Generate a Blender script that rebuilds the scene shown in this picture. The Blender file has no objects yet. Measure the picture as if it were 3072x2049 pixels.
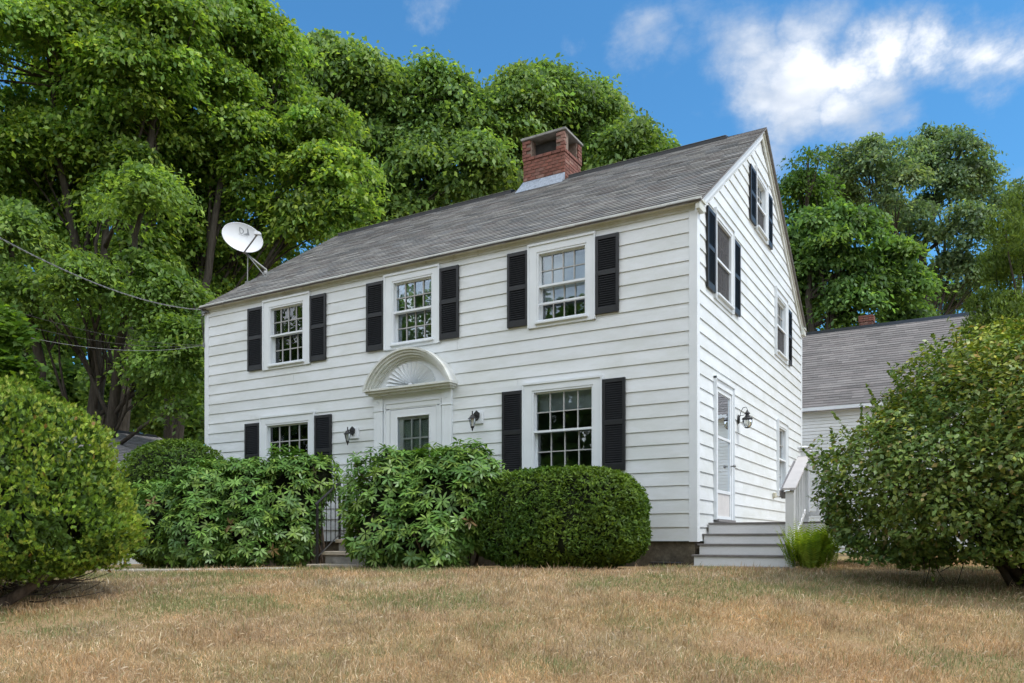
import bpy, bmesh, math, random
import numpy as np
from mathutils import Vector
R_ = random.Random(7)
rng = np.random.default_rng(11)
sc = bpy.context.scene
COL = sc.collection

# ------------------------------------------------------------------ camera
CX, CY, CZ = 3.479, -11.348, 0.40
YAW = math.radians(30.045)
cam = bpy.data.cameras.new('camera'); camo = bpy.data.objects.new('camera', cam); COL.objects.link(camo)
camo.location = (CX, CY, CZ); camo.rotation_euler = (math.radians(90), 0, YAW)
cam.sensor_width = 36; cam.lens = 2395.7 / 3072 * 36; cam.shift_y = (1623 - 1024.5) / 3072
cam.clip_start = 0.05; cam.clip_end = 3000
sc.camera = camo
RT = Vector((math.cos(YAW), math.sin(YAW), 0)); FW = Vector((-math.sin(YAW), math.cos(YAW), 0))

def at(px, py, d):
    """world point seen at display pixel (2351 wide photo) at forward distance d"""
    f = 1833.5
    v = Vector((CX, CY, CZ)) + FW * d + RT * ((px - 1175.5) / f * d)
    v.z = CZ + (1242 - py) / f * d
    return v

# ------------------------------------------------------------------ world
SUN_EL, SUN_AZ = math.radians(60), math.radians(88)      # azimuth: compass-like from +Y towards +X
w = bpy.data.worlds.new("World"); sc.world = w; w.use_nodes = True
nt = w.node_tree; nt.nodes.clear(); N = nt.nodes.new; L = nt.links.new
out = N('ShaderNodeOutputWorld'); bg = N('ShaderNodeBackground'); L(bg.outputs[0], out.inputs[0])
sky = N('ShaderNodeTexSky'); sky.sky_type = 'NISHITA'; sky.sun_disc = False
sky.sun_elevation = SUN_EL; sky.sun_rotation = SUN_AZ; sky.air_density = 1.1; sky.dust_density = 1.0; sky.ozone_density = 2.0
SKY_STRENGTH = 0.15
bg.inputs[1].default_value = SKY_STRENGTH
tc = N('ShaderNodeTexCoord')
def wmath(op, a, b=None, clamp=False):
    n = N('ShaderNodeMath'); n.operation = op; n.use_clamp = clamp
    for i, v in enumerate((a, b)):
        if v is None: continue
        if hasattr(v, 'is_linked') or hasattr(v, 'links'): L(v, n.inputs[i])
        else: n.inputs[i].default_value = v
    return n.outputs[0]
nz = N('ShaderNodeTexNoise'); nz.inputs['Scale'].default_value = 3.2; nz.inputs['Detail'].default_value = 12; nz.inputs['Roughness'].default_value = 0.62; nz.inputs['Distortion'].default_value = 0.35
mp = N('ShaderNodeMapping'); mp.inputs['Scale'].default_value = (1, 1, 1.7); mp.inputs['Location'].default_value = (3.1, 1.7, 0.4)
L(tc.outputs['Generated'], mp.inputs[0]); L(mp.outputs[0], nz.inputs['Vector'])
cover = None
wn = N('ShaderNodeTexNoise'); wn.inputs['Scale'].default_value = 9; wn.inputs['Detail'].default_value = 6; wn.inputs['Roughness'].default_value = .6; L(tc.outputs['Generated'], wn.inputs['Vector'])
w1 = N('ShaderNodeVectorMath'); w1.operation = 'SUBTRACT'; L(wn.outputs['Color'], w1.inputs[0]); w1.inputs[1].default_value = (.5, .5, .5)
w2 = N('ShaderNodeVectorMath'); w2.operation = 'SCALE'; L(w1.outputs[0], w2.inputs[0]); w2.inputs['Scale'].default_value = .14
nrm = N('ShaderNodeVectorMath'); nrm.operation = 'NORMALIZE'; L(tc.outputs['Generated'], nrm.inputs[0])
w3 = N('ShaderNodeVectorMath'); w3.operation = 'ADD'; L(nrm.outputs[0], w3.inputs[0]); L(w2.outputs[0], w3.inputs[1]); WV = w3.outputs[0]
CL = [(1490, 95, 60, .55), (1570, 120, 50, .35), (1600, 45, 70, .4), (1700, 120, 90, .8), (1760, 200, 95, .8), (1850, 60, 80, .75), (1870, 190, 110, 1.0), (1960, 150, 90, 1.0),
      (2060, 90, 80, 1.0), (2150, 90, 70, .95), (2250, 110, 70, .8), (2340, 110, 70, .85), (2020, 210, 90, .8), (1850, 290, 90, .85), (1790, 370, 70, .6), (1950, 300, 80, .9), (2030, 280, 50, .7), (1000, 42, 34, .5), (1370, 95, 24, .35)]
for (px, py, r, a) in CL:
    c = (at(px, py, 1.0) - Vector((CX, CY, CZ))).normalized()
    dn = N('ShaderNodeVectorMath'); dn.operation = 'DISTANCE'; dn.inputs[1].default_value = c
    L(WV, dn.inputs[0])
    m = N('ShaderNodeMapRange'); m.interpolation_type = 'SMOOTHSTEP'
    rr = r / 1833.5 * 1.05
    m.inputs['From Min'].default_value = rr * 1.7; m.inputs['From Max'].default_value = 0; m.inputs['To Min'].default_value = 0; m.inputs['To Max'].default_value = a
    L(dn.outputs['Value'], m.inputs['Value'])
    cover = m.outputs[0] if cover is None else wmath('MAXIMUM', cover, m.outputs[0])
# broken cloud goes on outside the view, made denser as added fill light; clear gap to the left
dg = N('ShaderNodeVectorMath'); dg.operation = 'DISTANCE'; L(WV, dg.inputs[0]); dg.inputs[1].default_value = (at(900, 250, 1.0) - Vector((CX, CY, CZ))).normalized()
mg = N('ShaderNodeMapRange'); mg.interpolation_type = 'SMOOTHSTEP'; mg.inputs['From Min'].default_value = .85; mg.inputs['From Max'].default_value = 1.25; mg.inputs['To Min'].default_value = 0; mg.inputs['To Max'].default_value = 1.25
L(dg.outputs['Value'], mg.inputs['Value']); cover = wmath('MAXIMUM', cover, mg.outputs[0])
base = wmath('MULTIPLY', wmath('SUBTRACT', nz.outputs['Fac'], 0.46), 3.4)
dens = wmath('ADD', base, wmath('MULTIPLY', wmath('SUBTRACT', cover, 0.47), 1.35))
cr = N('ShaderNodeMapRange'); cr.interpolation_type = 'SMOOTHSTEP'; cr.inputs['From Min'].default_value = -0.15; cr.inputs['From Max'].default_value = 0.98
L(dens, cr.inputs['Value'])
nz2 = N('ShaderNodeTexNoise'); nz2.inputs['Scale'].default_value = 6; nz2.inputs['Detail'].default_value = 5
L(mp.outputs[0], nz2.inputs['Vector'])
cc = N('ShaderNodeMix'); cc.data_type = 'RGBA'
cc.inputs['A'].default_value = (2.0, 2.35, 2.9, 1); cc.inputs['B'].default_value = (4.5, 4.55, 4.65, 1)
wf = N('ShaderNodeMapRange'); wf.inputs['From Min'].default_value = 0.38; wf.inputs['From Max'].default_value = 0.58
L(nz2.outputs['Fac'], wf.inputs['Value']); L(wmath('MULTIPLY', wf.outputs[0], wmath('POWER', cr.outputs[0], 3.0)), cc.inputs['Factor'])
tint = N('ShaderNodeMix'); tint.data_type = 'RGBA'; tint.blend_type = 'MULTIPLY'; tint.inputs['Factor'].default_value = 1
L(sky.outputs[0], tint.inputs['A']); tint.inputs['B'].default_value = (.26, .55, .70, 1)
mx = N('ShaderNodeMix'); mx.data_type = 'RGBA'
thick = N('ShaderNodeVectorMath'); thick.operation = 'SCALE'; L(cc.outputs['Result'], thick.inputs[0]); L(wmath('ADD', wmath('MULTIPLY', mg.outputs[0], .85), 1.0), thick.inputs['Scale'])  # brightens the unseen clouds outside the view, added as fill light
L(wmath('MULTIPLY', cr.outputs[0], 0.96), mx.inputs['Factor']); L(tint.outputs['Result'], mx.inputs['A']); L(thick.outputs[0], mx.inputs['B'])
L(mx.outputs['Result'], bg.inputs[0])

sun = bpy.data.lights.new('sun', 'SUN'); suno = bpy.data.objects.new('sun', sun); COL.objects.link(suno)
sun.energy = 1.25; sun.angle = math.radians(2.5); sun.color = (1.0, 0.965, 0.91)
sd = Vector((math.cos(SUN_EL) * math.sin(SUN_AZ), math.cos(SUN_EL) * math.cos(SUN_AZ), math.sin(SUN_EL)))
suno.rotation_euler = (-sd).to_track_quat('-Z', 'Y').to_euler(); suno.location = (10, -10, 30)
vs = sc.view_settings; vs.view_transform = 'Standard'; vs.look = 'None'; vs.gamma = 1; vs.use_curve_mapping = False; vs.exposure = 0.9
sc.cycles.max_bounces = 8; sc.cycles.transparent_max_bounces = 8; sc.cycles.diffuse_bounces = 4; sc.cycles.glossy_bounces = 3; sc.cycles.transmission_bounces = 6

# ------------------------------------------------------------------ helpers
def V(*a): return Vector(a)
def lin(h):
    h = h.lstrip('#'); c = [int(h[i:i+2], 16) / 255 for i in (0, 2, 4)]
    return tuple((x / 12.92 if x <= .04045 else ((x + .055) / 1.055) ** 2.4) for x in c)

class Nodes:
    def __init__(s, name):
        s.m = bpy.data.materials.new(name); s.m.use_nodes = True; s.t = s.m.node_tree; s.t.nodes.clear()
        s.out = s.n('ShaderNodeOutputMaterial')
    def n(s, t, **kw):
        x = s.t.nodes.new(t)
        for k, v in kw.items():
            if k.startswith('i_'): x.inputs[k[2:].replace('_', ' ')].default_value = v
            else: setattr(x, k, v)
        return x
    def l(s, a, b): s.t.links.new(a, b)
    def noise(s, scale, detail=4, rough=.55, vec=None, stretch=None, coord='Object'):
        x = s.n('ShaderNodeTexNoise'); x.inputs['Scale'].default_value = scale; x.inputs['Detail'].default_value = detail; x.inputs['Roughness'].default_value = rough
        g = s.n('ShaderNodeTexCoord'); src = g.outputs[coord]
        if stretch:
            mp = s.n('ShaderNodeMapping'); mp.inputs['Scale'].default_value = stretch; s.l(src, mp.inputs[0]); src = mp.outputs[0]
        s.l(src, x.inputs['Vector']); return x.outputs['Fac']
    def ramp(s, fac, stops):
        r = s.n('ShaderNodeValToRGB'); e = r.color_ramp.elements
        while len(e) < len(stops): e.new(.5)
        for i, (p, c) in enumerate(stops): e[i].position = p; e[i].color = (*c, 1)
        s.l(fac, r.inputs[0]); return r.outputs[0]
    def mul(s, a, b, fac=1.0, typ='MULTIPLY'):
        x = s.n('ShaderNodeMix', data_type='RGBA', blend_type=typ)
        if isinstance(fac, float): x.inputs['Factor'].default_value = fac
        else: s.l(fac, x.inputs['Factor'])
        for k, v in (('A', a), ('B', b)):
            if isinstance(v, tuple): x.inputs[k].default_value = (*v, 1)
            else: s.l(v, x.inputs[k])
        return x.outputs['Result']
    def bsdf(s, col, rough=.6, metal=0, spec=.5, bump=None, bdist=.01, bstr=.5):
        b = s.n('ShaderNodeBsdfPrincipled'); b.inputs['Roughness'].default_value = rough; b.inputs['Metallic'].default_value = metal
        b.inputs['Specular IOR Level'].default_value = spec
        if isinstance(col, tuple): b.inputs['Base Color'].default_value = (*col, 1)
        else: s.l(col, b.inputs['Base Color'])
        if bump is not None:
            k = s.n('ShaderNodeBump'); k.inputs['Strength'].default_value = bstr; k.inputs['Distance'].default_value = bdist
            s.l(bump, k.inputs['Height']); s.l(k.outputs[0], b.inputs['Normal'])
        s.l(b.outputs[0], s.out.inputs[0]); return b

def mat_simple(name, col, rough=.6, metal=0, var=.12, scale=8, bump=0, spec=.5, stretch=None):
    s = Nodes(name); f = s.noise(scale, 5, stretch=stretch)
    c = s.ramp(f, [(.3, tuple(x * (1 - var) for x in col)), (.7, tuple(min(1, x * (1 + var)) for x in col))])
    s.bsdf(c, rough, metal, spec, s.noise(scale * 6, 4) if bump else None, bump or .01)
    return s.m

M = {}
def white_siding(name, base, dirt=.12):
    s = Nodes(name)
    oi = s.n('ShaderNodeObjectInfo')
    a = s.ramp(oi.outputs['Random'], [(0, tuple(x * .965 for x in base)), (1, tuple(min(.85, x * 1.03) for x in base))])
    f = s.noise(1.3, 6, .65, stretch=(1, 1, 2.5))
    d = s.ramp(f, [(.38, (1 - dirt, 1 - dirt, 1 - dirt * 1.25)), (.62, (1, 1, 1))])
    g = s.noise(26, 3, .6, stretch=(.25, .25, 2)); g2 = s.ramp(g, [(.3, (.965, .965, .96)), (.7, (1, 1, 1))])
    s.bsdf(s.mul(s.mul(a, d), g2), .5, 0, .35, s.noise(60, 3, stretch=(.2, .2, 1)), .0015, .35)
    return s.m
M['siding'] = white_siding('white_siding', (.715, .75, .775))
M['trim'] = mat_simple('white_trim_paint', (.70, .74, .77), .45, var=.04, scale=3, bump=.001)
def old_trim():
    s = Nodes('aged_white_paint')
    f = s.noise(7, 8, .7); c = s.ramp(f, [(.30, (.36, .34, .30)), (.40, (.61, .62, .59)), (.6, (.68, .705, .70))])
    g = s.noise(2.2, 4); c = s.mul(c, s.ramp(g, [(.35, (.86, .87, .82)), (.65, (1, 1, 1))]))
    s.bsdf(c, .55, bump=s.noise(40, 4), bdist=.003); return s.m
M['oldtrim'] = old_trim()
M['shutter'] = mat_simple('black_shutter_paint', (.009, .010, .0115), .42, var=.3, scale=6, bump=.001, spec=.45)
M['iron'] = mat_simple('black_iron', (.012, .012, .013), .45, var=.3, scale=20, bump=.001)
M['steel'] = mat_simple('galvanised_steel', (.20, .205, .20), .5, .5, var=.2, scale=30, bump=.001)
M['flash'] = mat_simple('lead_flashing', (.30, .34, .39), .5, .3, var=.3, scale=9, bump=.004, stretch=(3, 3, .7))
M['dish'] = mat_simple('grey_white_dish_paint', (.62, .65, .68), .4, var=.06, scale=4)
M['mark'] = mat_simple('grey_print', (.22, .24, .26), .5, var=.1)
M['greyplastic'] = mat_simple('grey_plastic', (.20, .19, .19), .5, var=.15)
M['cable'] = mat_simple('weathered_cable', (.26, .26, .26), .5, .3, var=.3, scale=10)
M['darkcable'] = mat_simple('dark_cable', (.05, .045, .04), .6, var=.3)
M['slab'] = mat_simple('cap_concrete', (.22, .215, .20), .85, var=.35, scale=7, bump=.006)
M['mortar'] = mat_simple('mortar', (.20, .15, .12), .95, var=.3, scale=20, bump=.004)
M['path'] = mat_simple('path_concrete', (.42, .38, .33), .9, var=.2, scale=5, bump=.004)
M['flue_shade'] = mat_simple('shaded_flue', (.03, .03, .028), .95, var=.3)
M['copper'] = mat_simple('pale_stone', (.40, .35, .28), .85, var=.18, scale=9, bump=.004)
M['lampglass'] = None
def brick_mat():
    s = Nodes('red_brick')
    oi = s.n('ShaderNodeObjectInfo')
    a = s.ramp(oi.outputs['Random'], [(0, (.15, .062, .045)), (.35, (.235, .092, .066)), (.7, (.19, .085, .066)), (1, (.28, .16, .125))])
    f = s.noise(11, 7, .7, coord='Object'); c = s.mul(a, s.ramp(f, [(.35, (.55, .55, .5)), (.6, (1, 1, 1))]))
    s.bsdf(c, .9, bump=s.noise(90, 5, .7), bdist=.006); return s.m
M['brick'] = brick_mat()
def found_mat():
    s = Nodes('stained_foundation')
    f = s.noise(3.2, 9, .68); c = s.ramp(f, [(.3, (.035, .030, .022)), (.48, (.10, .085, .06)), (.7, (.21, .18, .13))])
    g = s.noise(30, 4); c = s.mul(c, s.ramp(g, [(.3, (.75, .75, .75)), (.7, (1.1, 1.1, 1.1))]))
    s.bsdf(c, .92, bump=s.noise(22, 6), bdist=.012); return s.m
M['found'] = found_mat()
def step_mat():
    s = Nodes('painted_step_wood')
    f = s.noise(20, 8, .75, stretch=(1, 1, 2)); c = s.ramp(f, [(.30, (.24, .17, .12)), (.345, (.66, .665, .67)), (.7, (.72, .73, .745))])
    s.bsdf(c, .6, bump=f, bdist=.002); return s.m
M['riser'] = step_mat()
M['tread'] = mat_simple('grey_tread_board', (.17, .16, .155), .7, var=.2, scale=12, bump=.002)
M['rail'] = mat_simple('white_composite', (.68, .69, .70), .5, var=.04, scale=5)
M['railcap'] = mat_simple('grey_cap_rail', (.50, .475, .46), .55, var=.06, scale=6)
def attr_shingle(name, tintc=(1, 1, 1), stretch=(.45, 7, 7)):
    s = Nodes(name)
    a = s.n('ShaderNodeAttribute', attribute_name='col')
    f = s.noise(2.2, 6, .7, stretch=stretch); g = s.noise(160, 3, .8)
    c = s.mul(a.outputs['Color'], s.ramp(f, [(.34, (.8, .79, .79)), (.5, (1, 1, 1)), (.66, (1.2, 1.19, 1.17))]))
    c = s.mul(c, s.ramp(g, [(.3, (.7, .7, .7)), (.7, (1.25, 1.25, 1.25))])); c = s.mul(c, tintc)
    s.bsdf(c, .95, spec=.2, bump=g, bdist=.004); return s.m
M['shingle'] = attr_shingle('grey_asphalt_shingle')
M['shingle2'] = attr_shingle('brown_grey_asphalt_shingle', (1, .98, .98))
def glass_mat(name='window_glass', base=.045, tint=(.85, .9, .92)):
    s = Nodes(name)
    tr = s.n('ShaderNodeBsdfTransparent'); tr.inputs[0].default_value = (*tint, 1)
    gl = s.n('ShaderNodeBsdfGlossy'); gl.inputs['Roughness'].default_value = .015; gl.inputs[0].default_value = (.9, .95, 1, 1)
    k = s.n('ShaderNodeBump'); k.inputs['Strength'].default_value = .12; k.inputs['Distance'].default_value = .01; s.l(s.noise(3.5, 2), k.inputs['Height']); s.l(k.outputs[0], gl.inputs['Normal'])
    fr = s.n('ShaderNodeFresnel'); fr.inputs[0].default_value = 1.5
    ad = s.n('ShaderNodeMath', operation='ADD', use_clamp=True); s.l(fr.outputs[0], ad.inputs[0]); ad.inputs[1].default_value = base
    mxx = s.n('ShaderNodeMixShader'); s.l(ad.outputs[0], mxx.inputs[0]); s.l(tr.outputs[0], mxx.inputs[1]); s.l(gl.outputs[0], mxx.inputs[2])
    s.l(mxx.outputs[0], s.out.inputs[0]); return s.m
M['glass'] = glass_mat()
M['clear'] = glass_mat('clear_storm_glass', -.01, (.96, .97, .97))
M['grille'] = mat_simple('dimmed_window_grille', (.42, .42, .41), .6, var=.04)  # white bars greyed in colour, for the dimming behind glass
M['lampglass'] = glass_mat('lamp_glass', .12, (.8, .8, .76))
M['room'] = mat_simple('room_paint', (.42, .38, .33), .9, var=.2, scale=2)
M['blind'] = mat_simple('white_blind', (.74, .76, .76), .7, var=.05, scale=3)
sn = Nodes('insect_screen'); _a = sn.n('ShaderNodeBsdfDiffuse'); _a.inputs[0].default_value = (.10, .10, .105, 1); _b = sn.n('ShaderNodeBsdfTransparent'); _m = sn.n('ShaderNodeMixShader'); _m.inputs[0].default_value = .45
sn.l(_a.outputs[0], _m.inputs[1]); sn.l(_b.outputs[0], _m.inputs[2]); sn.l(_m.outputs[0], sn.out.inputs[0]); M['screen'] = sn.m
M['curtain'] = mat_simple('pale_curtain', (.38, .38, .36), .9, var=.1, scale=5)
M['kick'] = mat_simple('storm_door_paint', (.60, .58, .57), .4, var=.05)
def bark_mat(name, c1, c2):
    s = Nodes(name); f = s.noise(5, 8, .7, stretch=(3, 3, .5)); c = s.ramp(f, [(.3, c1), (.7, c2)])
    s.bsdf(c, .95, bump=f, bdist=.05, bstr=.8, spec=.2); return s.m
M['bark'] = bark_mat('maple_bark', (.03, .026, .02), (.095, .082, .066))
M['twig'] = bark_mat('shrub_twig', (.06, .045, .035), (.20, .155, .12))
M['core'] = bark_mat('shade_core', (.008, .012, .006), (.022, .03, .012))  # near-black hull colour, stands in for the shade among inner twigs
def leaf_mat(name, trans=.35, gloss=.08, rough=.45, tcol=(1.25, 1.3, .45)):
    s = Nodes(name)
    a = s.n('ShaderNodeAttribute', attribute_name='col')
    d = s.n('ShaderNodeBsdfDiffuse'); s.l(a.outputs['Color'], d.inputs[0])
    t = s.n('ShaderNodeBsdfTranslucent'); s.l(s.mul(a.outputs['Color'], tcol), t.inputs[0])
    m1 = s.n('ShaderNodeMixShader'); m1.inputs[0].default_value = trans; s.l(d.outputs[0], m1.inputs[1]); s.l(t.outputs[0], m1.inputs[2])
    g = s.n('ShaderNodeBsdfGlossy'); g.inputs['Roughness'].default_value = rough; g.inputs[0].default_value = (.8, .9, .8, 1)
    m2 = s.n('ShaderNodeMixShader'); m2.inputs[0].default_value = gloss; s.l(m1.outputs[0], m2.inputs[1]); s.l(g.outputs[0], m2.inputs[2])
    s.l(m2.outputs[0], s.out.inputs[0]); return s.m
M['leaf'] = leaf_mat('maple_leaf', .52, .02, tcol=(1.5, 1.45, .6))
M['needle'] = leaf_mat('needle_leaf', .38, .015, tcol=(1.2, 1.2, .5))
M['waxy'] = leaf_mat('waxy_leaf', .22, .035, .4, tcol=(1.2, 1.3, .5))
M['grass'] = leaf_mat('dry_grass_blade', .3, .02, tcol=(1.1, 1.0, .8))

class MB:
    def __init__(s): s.v = []; s.f = []; s.c = []
    def box(s, x0, x1, y0, y1, z0, z1, T=None):
        if x0 > x1: x0, x1 = x1, x0
        if y0 > y1: y0, y1 = y1, y0
        if z0 > z1: z0, z1 = z1, z0
        k = len(s.v)
        P = [(x0, y0, z0), (x1, y0, z0), (x1, y1, z0), (x0, y1, z0), (x0, y0, z1), (x1, y0, z1), (x1, y1, z1), (x0, y1, z1)]
        s.v += [T(*p) if T else p for p in P]
        s.f += [tuple(k + i for i in q) for q in ((0, 3, 2, 1), (4, 5, 6, 7), (0, 1, 5, 4), (1, 2, 6, 5), (2, 3, 7, 6), (3, 0, 4, 7))]
        return s
    def hexa(s, P):
        k = len(s.v); s.v += [tuple(p) for p in P]
        s.f += [tuple(k + i for i in q) for q in ((0, 3, 2, 1), (4, 5, 6, 7), (0, 1, 5, 4), (1, 2, 6, 5), (2, 3, 7, 6), (3, 0, 4, 7))]
        return s
    def prism(s, poly, thick_vec):
        k = len(s.v); n = len(poly); t = Vector(thick_vec)
        s.v += [tuple(p) for p in poly] + [tuple(Vector(p) + t) for p in poly]
        s.f.append(tuple(range(k + n - 1, k - 1, -1))); s.f.append(tuple(range(k + n, k + 2 * n)))
        for i in range(n): j = (i + 1) % n; s.f.append((k + i, k + j, k + n + j, k + n + i))
        return s
    def tube(s, pts, rs, n=8, cap=True):
        pts = [Vector(p) for p in pts]
        if not isinstance(rs, (list, tuple)): rs = [rs] * len(pts)
        k0 = len(s.v); prev = None
        for i, p in enumerate(pts):
            d = (pts[min(i + 1, len(pts) - 1)] - pts[max(i - 1, 0)])
            d = d.normalized() if d.length > 1e-9 else Vector((0, 0, 1))
            if prev is None:
                a = d.cross(Vector((0, 0, 1)))
                if a.length < .05: a = d.cross(Vector((1, 0, 0)))
                a.normalize()
            else:
                a = prev - d * prev.dot(d); a.normalize()
            prev = a; b = d.cross(a)
            for j in range(n):
                t = 2 * math.pi * j / n
                s.v.append(tuple(p + a * (math.cos(t) * rs[i]) + b * (math.sin(t) * rs[i])))
        for i in range(len(pts) - 1):
            for j in range(n):
                q = k0 + i * n; s.f.append((q + j, q + (j + 1) % n, q + n + (j + 1) % n, q + n + j))
        if cap:
            s.f.append(tuple(k0 + n - 1 - j for j in range(n))); e = k0 + (len(pts) - 1) * n; s.f.append(tuple(e + j for j in range(n)))
        return s
    def lathe(s, c, prof, n=16, sq=False):
        k0 = len(s.v)
        for (r, z) in prof:
            for j in range(n):
                t = 2 * math.pi * (j + (.5 if sq else 0)) / n; s.v.append((c[0] + r * math.cos(t), c[1] + r * math.sin(t), c[2] + z))
        for i in range(len(prof) - 1):
            for j in range(n):
                q = k0 + i * n; s.f.append((q + j, q + (j + 1) % n, q + n + (j + 1) % n, q + n + j))
        s.f.append(tuple(k0 + n - 1 - j for j in range(n))); e = k0 + (len(prof) - 1) * n; s.f.append(tuple(e + j for j in range(n)))
        return s
    def mesh(s, name, o=(0, 0, 0), smooth=False):
        me = bpy.data.meshes.new(name)
        me.from_pydata([(p[0] - o[0], p[1] - o[1], p[2] - o[2]) for p in s.v], [], s.f)
        if smooth: me.polygons.foreach_set('use_smooth', [True] * len(me.polygons))
        me.update(); return me
    def build(s, name, mat, parent=None, o=None, smooth=False, bevel=0):
        o = o if o is not None else (root_loc(parent) if parent else (0, 0, 0))
        me = s.mesh(name, o, smooth); me.materials.append(mat)
        ob = bpy.data.objects.new(name, me); COL.objects.link(ob)
        if parent: ob.parent = parent
        if bevel:
            m = ob.modifiers.new('b', 'BEVEL'); m.width = bevel; m.segments = 1; m.limit_method = 'ANGLE'
        return ob
def root_loc(p):
    while p.parent: p = p.parent
    return tuple(p.location)
def tag(o, label=None, cat=None, group=None, kind=None):
    if label: o['label'] = label
    if cat: o['category'] = cat
    if group: o['group'] = group
    if kind: o['kind'] = kind
    return o
def thing(name, loc, label, cat, group=None):
    e = bpy.data.objects.new(name, None); COL.objects.link(e); e.location = loc; e.empty_display_size = .2
    return tag(e, label, cat, group)

def np_mesh(name, verts, nper, mat, parent=None, cols=None, o=None, smooth=False, faces=None):
    """verts (N*nper,3) -> one polygon of nper verts each, or explicit faces (list of index arrays per leaf)"""
    o = o if o is not None else (root_loc(parent) if parent else (0, 0, 0))
    verts = (verts - np.array(o)).astype(np.float32)
    me = bpy.data.meshes.new(name); me.vertices.add(len(verts)); me.vertices.foreach_set('co', verts.ravel())
    if faces is None:
        nf = len(verts) // nper; li = np.arange(len(verts), dtype=np.int32); ls = np.arange(nf, dtype=np.int32) * nper
        lt = np.full(nf, nper, np.int32)
    else:
        li, ls, lt = faces; nf = len(ls)
    me.loops.add(len(li)); me.loops.foreach_set('vertex_index', li)
    me.polygons.add(nf); me.polygons.foreach_set('loop_start', ls); me.polygons.foreach_set('loop_total', lt)
    if cols is not None:
        a = me.attributes.new('col', 'FLOAT_COLOR', 'POINT')
        c4 = np.ones((len(verts), 4), np.float32); c4[:, :3] = cols; a.data.foreach_set('color', c4.ravel())
    me.update(calc_edges=True)
    me.materials.append(mat)
    ob = bpy.data.objects.new(name, me); COL.objects.link(ob)
    if parent: ob.parent = parent
    return ob

def unit(a): return a / np.maximum(np.linalg.norm(a, axis=-1, keepdims=True), 1e-9)
def rvec(n): return unit(rng.normal(size=(n, 3)))
def pal(n, cols, jit=.18, wts=None):
    cols = np.array(cols); i = rng.choice(len(cols), n, p=wts); c = cols[i] * (1 + rng.normal(0, jit, (n, 1))) ; return np.clip(c, .003, 1)
def rhomb(cen, nrm, tan, size, width=.55, fold=.18):
    """folded rhombus leaves as 4-vert polygons (two tris)"""
    nrm = unit(nrm); tan = unit(tan - nrm * np.sum(tan * nrm, 1, keepdims=True)); b = np.cross(nrm, tan)
    s = size[:, None]
    v = np.stack([cen - tan * s * .5, cen + b * s * width * .5 + nrm * s * fold, cen + tan * s * .5, cen - b * s * width * .5 + nrm * s * fold], 1)
    return v.reshape(-1, 3)

# value noise for numpy
_lat = rng.random((64, 64, 64)).astype(np.float32)
def vnoise(p):
    p = np.asarray(p, float); i = np.floor(p).astype(int); f = p - i; f = f * f * (3 - 2 * f); r = 0
    for dx in (0, 1):
        for dy in (0, 1):
            for dz in (0, 1):
                wgt = (f[:, 0] if dx else 1 - f[:, 0]) * (f[:, 1] if dy else 1 - f[:, 1]) * (f[:, 2] if dz else 1 - f[:, 2])
                r = r + wgt * _lat[(i[:, 0] + dx) & 63, (i[:, 1] + dy) & 63, (i[:, 2] + dz) & 63]
    return r
def fbm(p, o=3):
    p = np.asarray(p, float); a = 0; w_ = .5; t = 0
    for _ in range(o): a = a + w_ * vnoise(p); t += w_; p = p * 2.03 + 7.1; w_ *= .5
    return a / t

# ------------------------------------------------------------------ ground
def G(x, y):
    x = np.asarray(x, float); y = np.asarray(y, float)
    d = -(x - CX) * math.sin(YAW) + (y - CY) * math.cos(YAW)
    base = .045 + .017 * np.clip(x, -14, 0)
    s = .7; drop = .112 * s * np.log1p(np.exp(np.clip((9.9 - d) / s, -30, 30)))
    return base - drop
def g1(x, y): return float(G(x, y))
def fade_noise(x, y): 
    p = np.stack([x, y, np.zeros_like(x)], 1); return (fbm(p * 1.3, 3) - .5)
xs = np.concatenate([[-1500, -500, -200, -80, -40, -26], np.arange(-20, 12.01, .25), [16, 24, 40, 80, 200, 500, 1500]])
ys = np.concatenate([[-1500, -500, -200, -80, -40, -24, -16], np.arange(-12, 6.01, .25), [10, 16, 24, 34, 50, 80, 200, 500, 1500]])
gx, gy = np.meshgrid(xs, ys); gz = G(gx, gy); gz = np.maximum(gz, -3.0)
near = (np.abs(gx) < 22) & (gy < 7) & (gy > -12.5)
gz = gz + np.where(near, .035 * (fade_noise(gx.ravel(), gy.ravel()).reshape(gx.shape)), 0)
vv = np.stack([gx, gy, gz], -1).reshape(-1, 3); nx = len(xs)
qi = np.array([[r * nx + c, r * nx + c + 1, (r + 1) * nx + c + 1, (r + 1) * nx + c] for r in range(len(ys) - 1) for c in range(nx - 1)], np.int32)
def ground_mat():
    s = Nodes('dry_lawn_ground')
    f = s.noise(.9, 6, .6); c = s.ramp(f, [(.35, (.38, .26, .15)), (.5, (.34, .25, .13)), (.68, (.21, .20, .085))])
    g = s.noise(70, 8, .8); c = s.mul(c, s.ramp(g, [(.36, (.35, .32, .3)), (.5, (1, 1, 1)), (.64, (1.45, 1.4, 1.35))]))
    s.bsdf(c, 1, spec=.05, bump=g, bdist=.05); return s.m
gr = np_mesh('ground', vv, 4, ground_mat(), faces=(qi.ravel(), np.arange(len(qi), dtype=np.int32) * 4, np.full(len(qi), 4, np.int32)))
gr.data.polygons.foreach_set('use_smooth', [True] * len(gr.data.polygons)); tag(gr, kind='structure')

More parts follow.
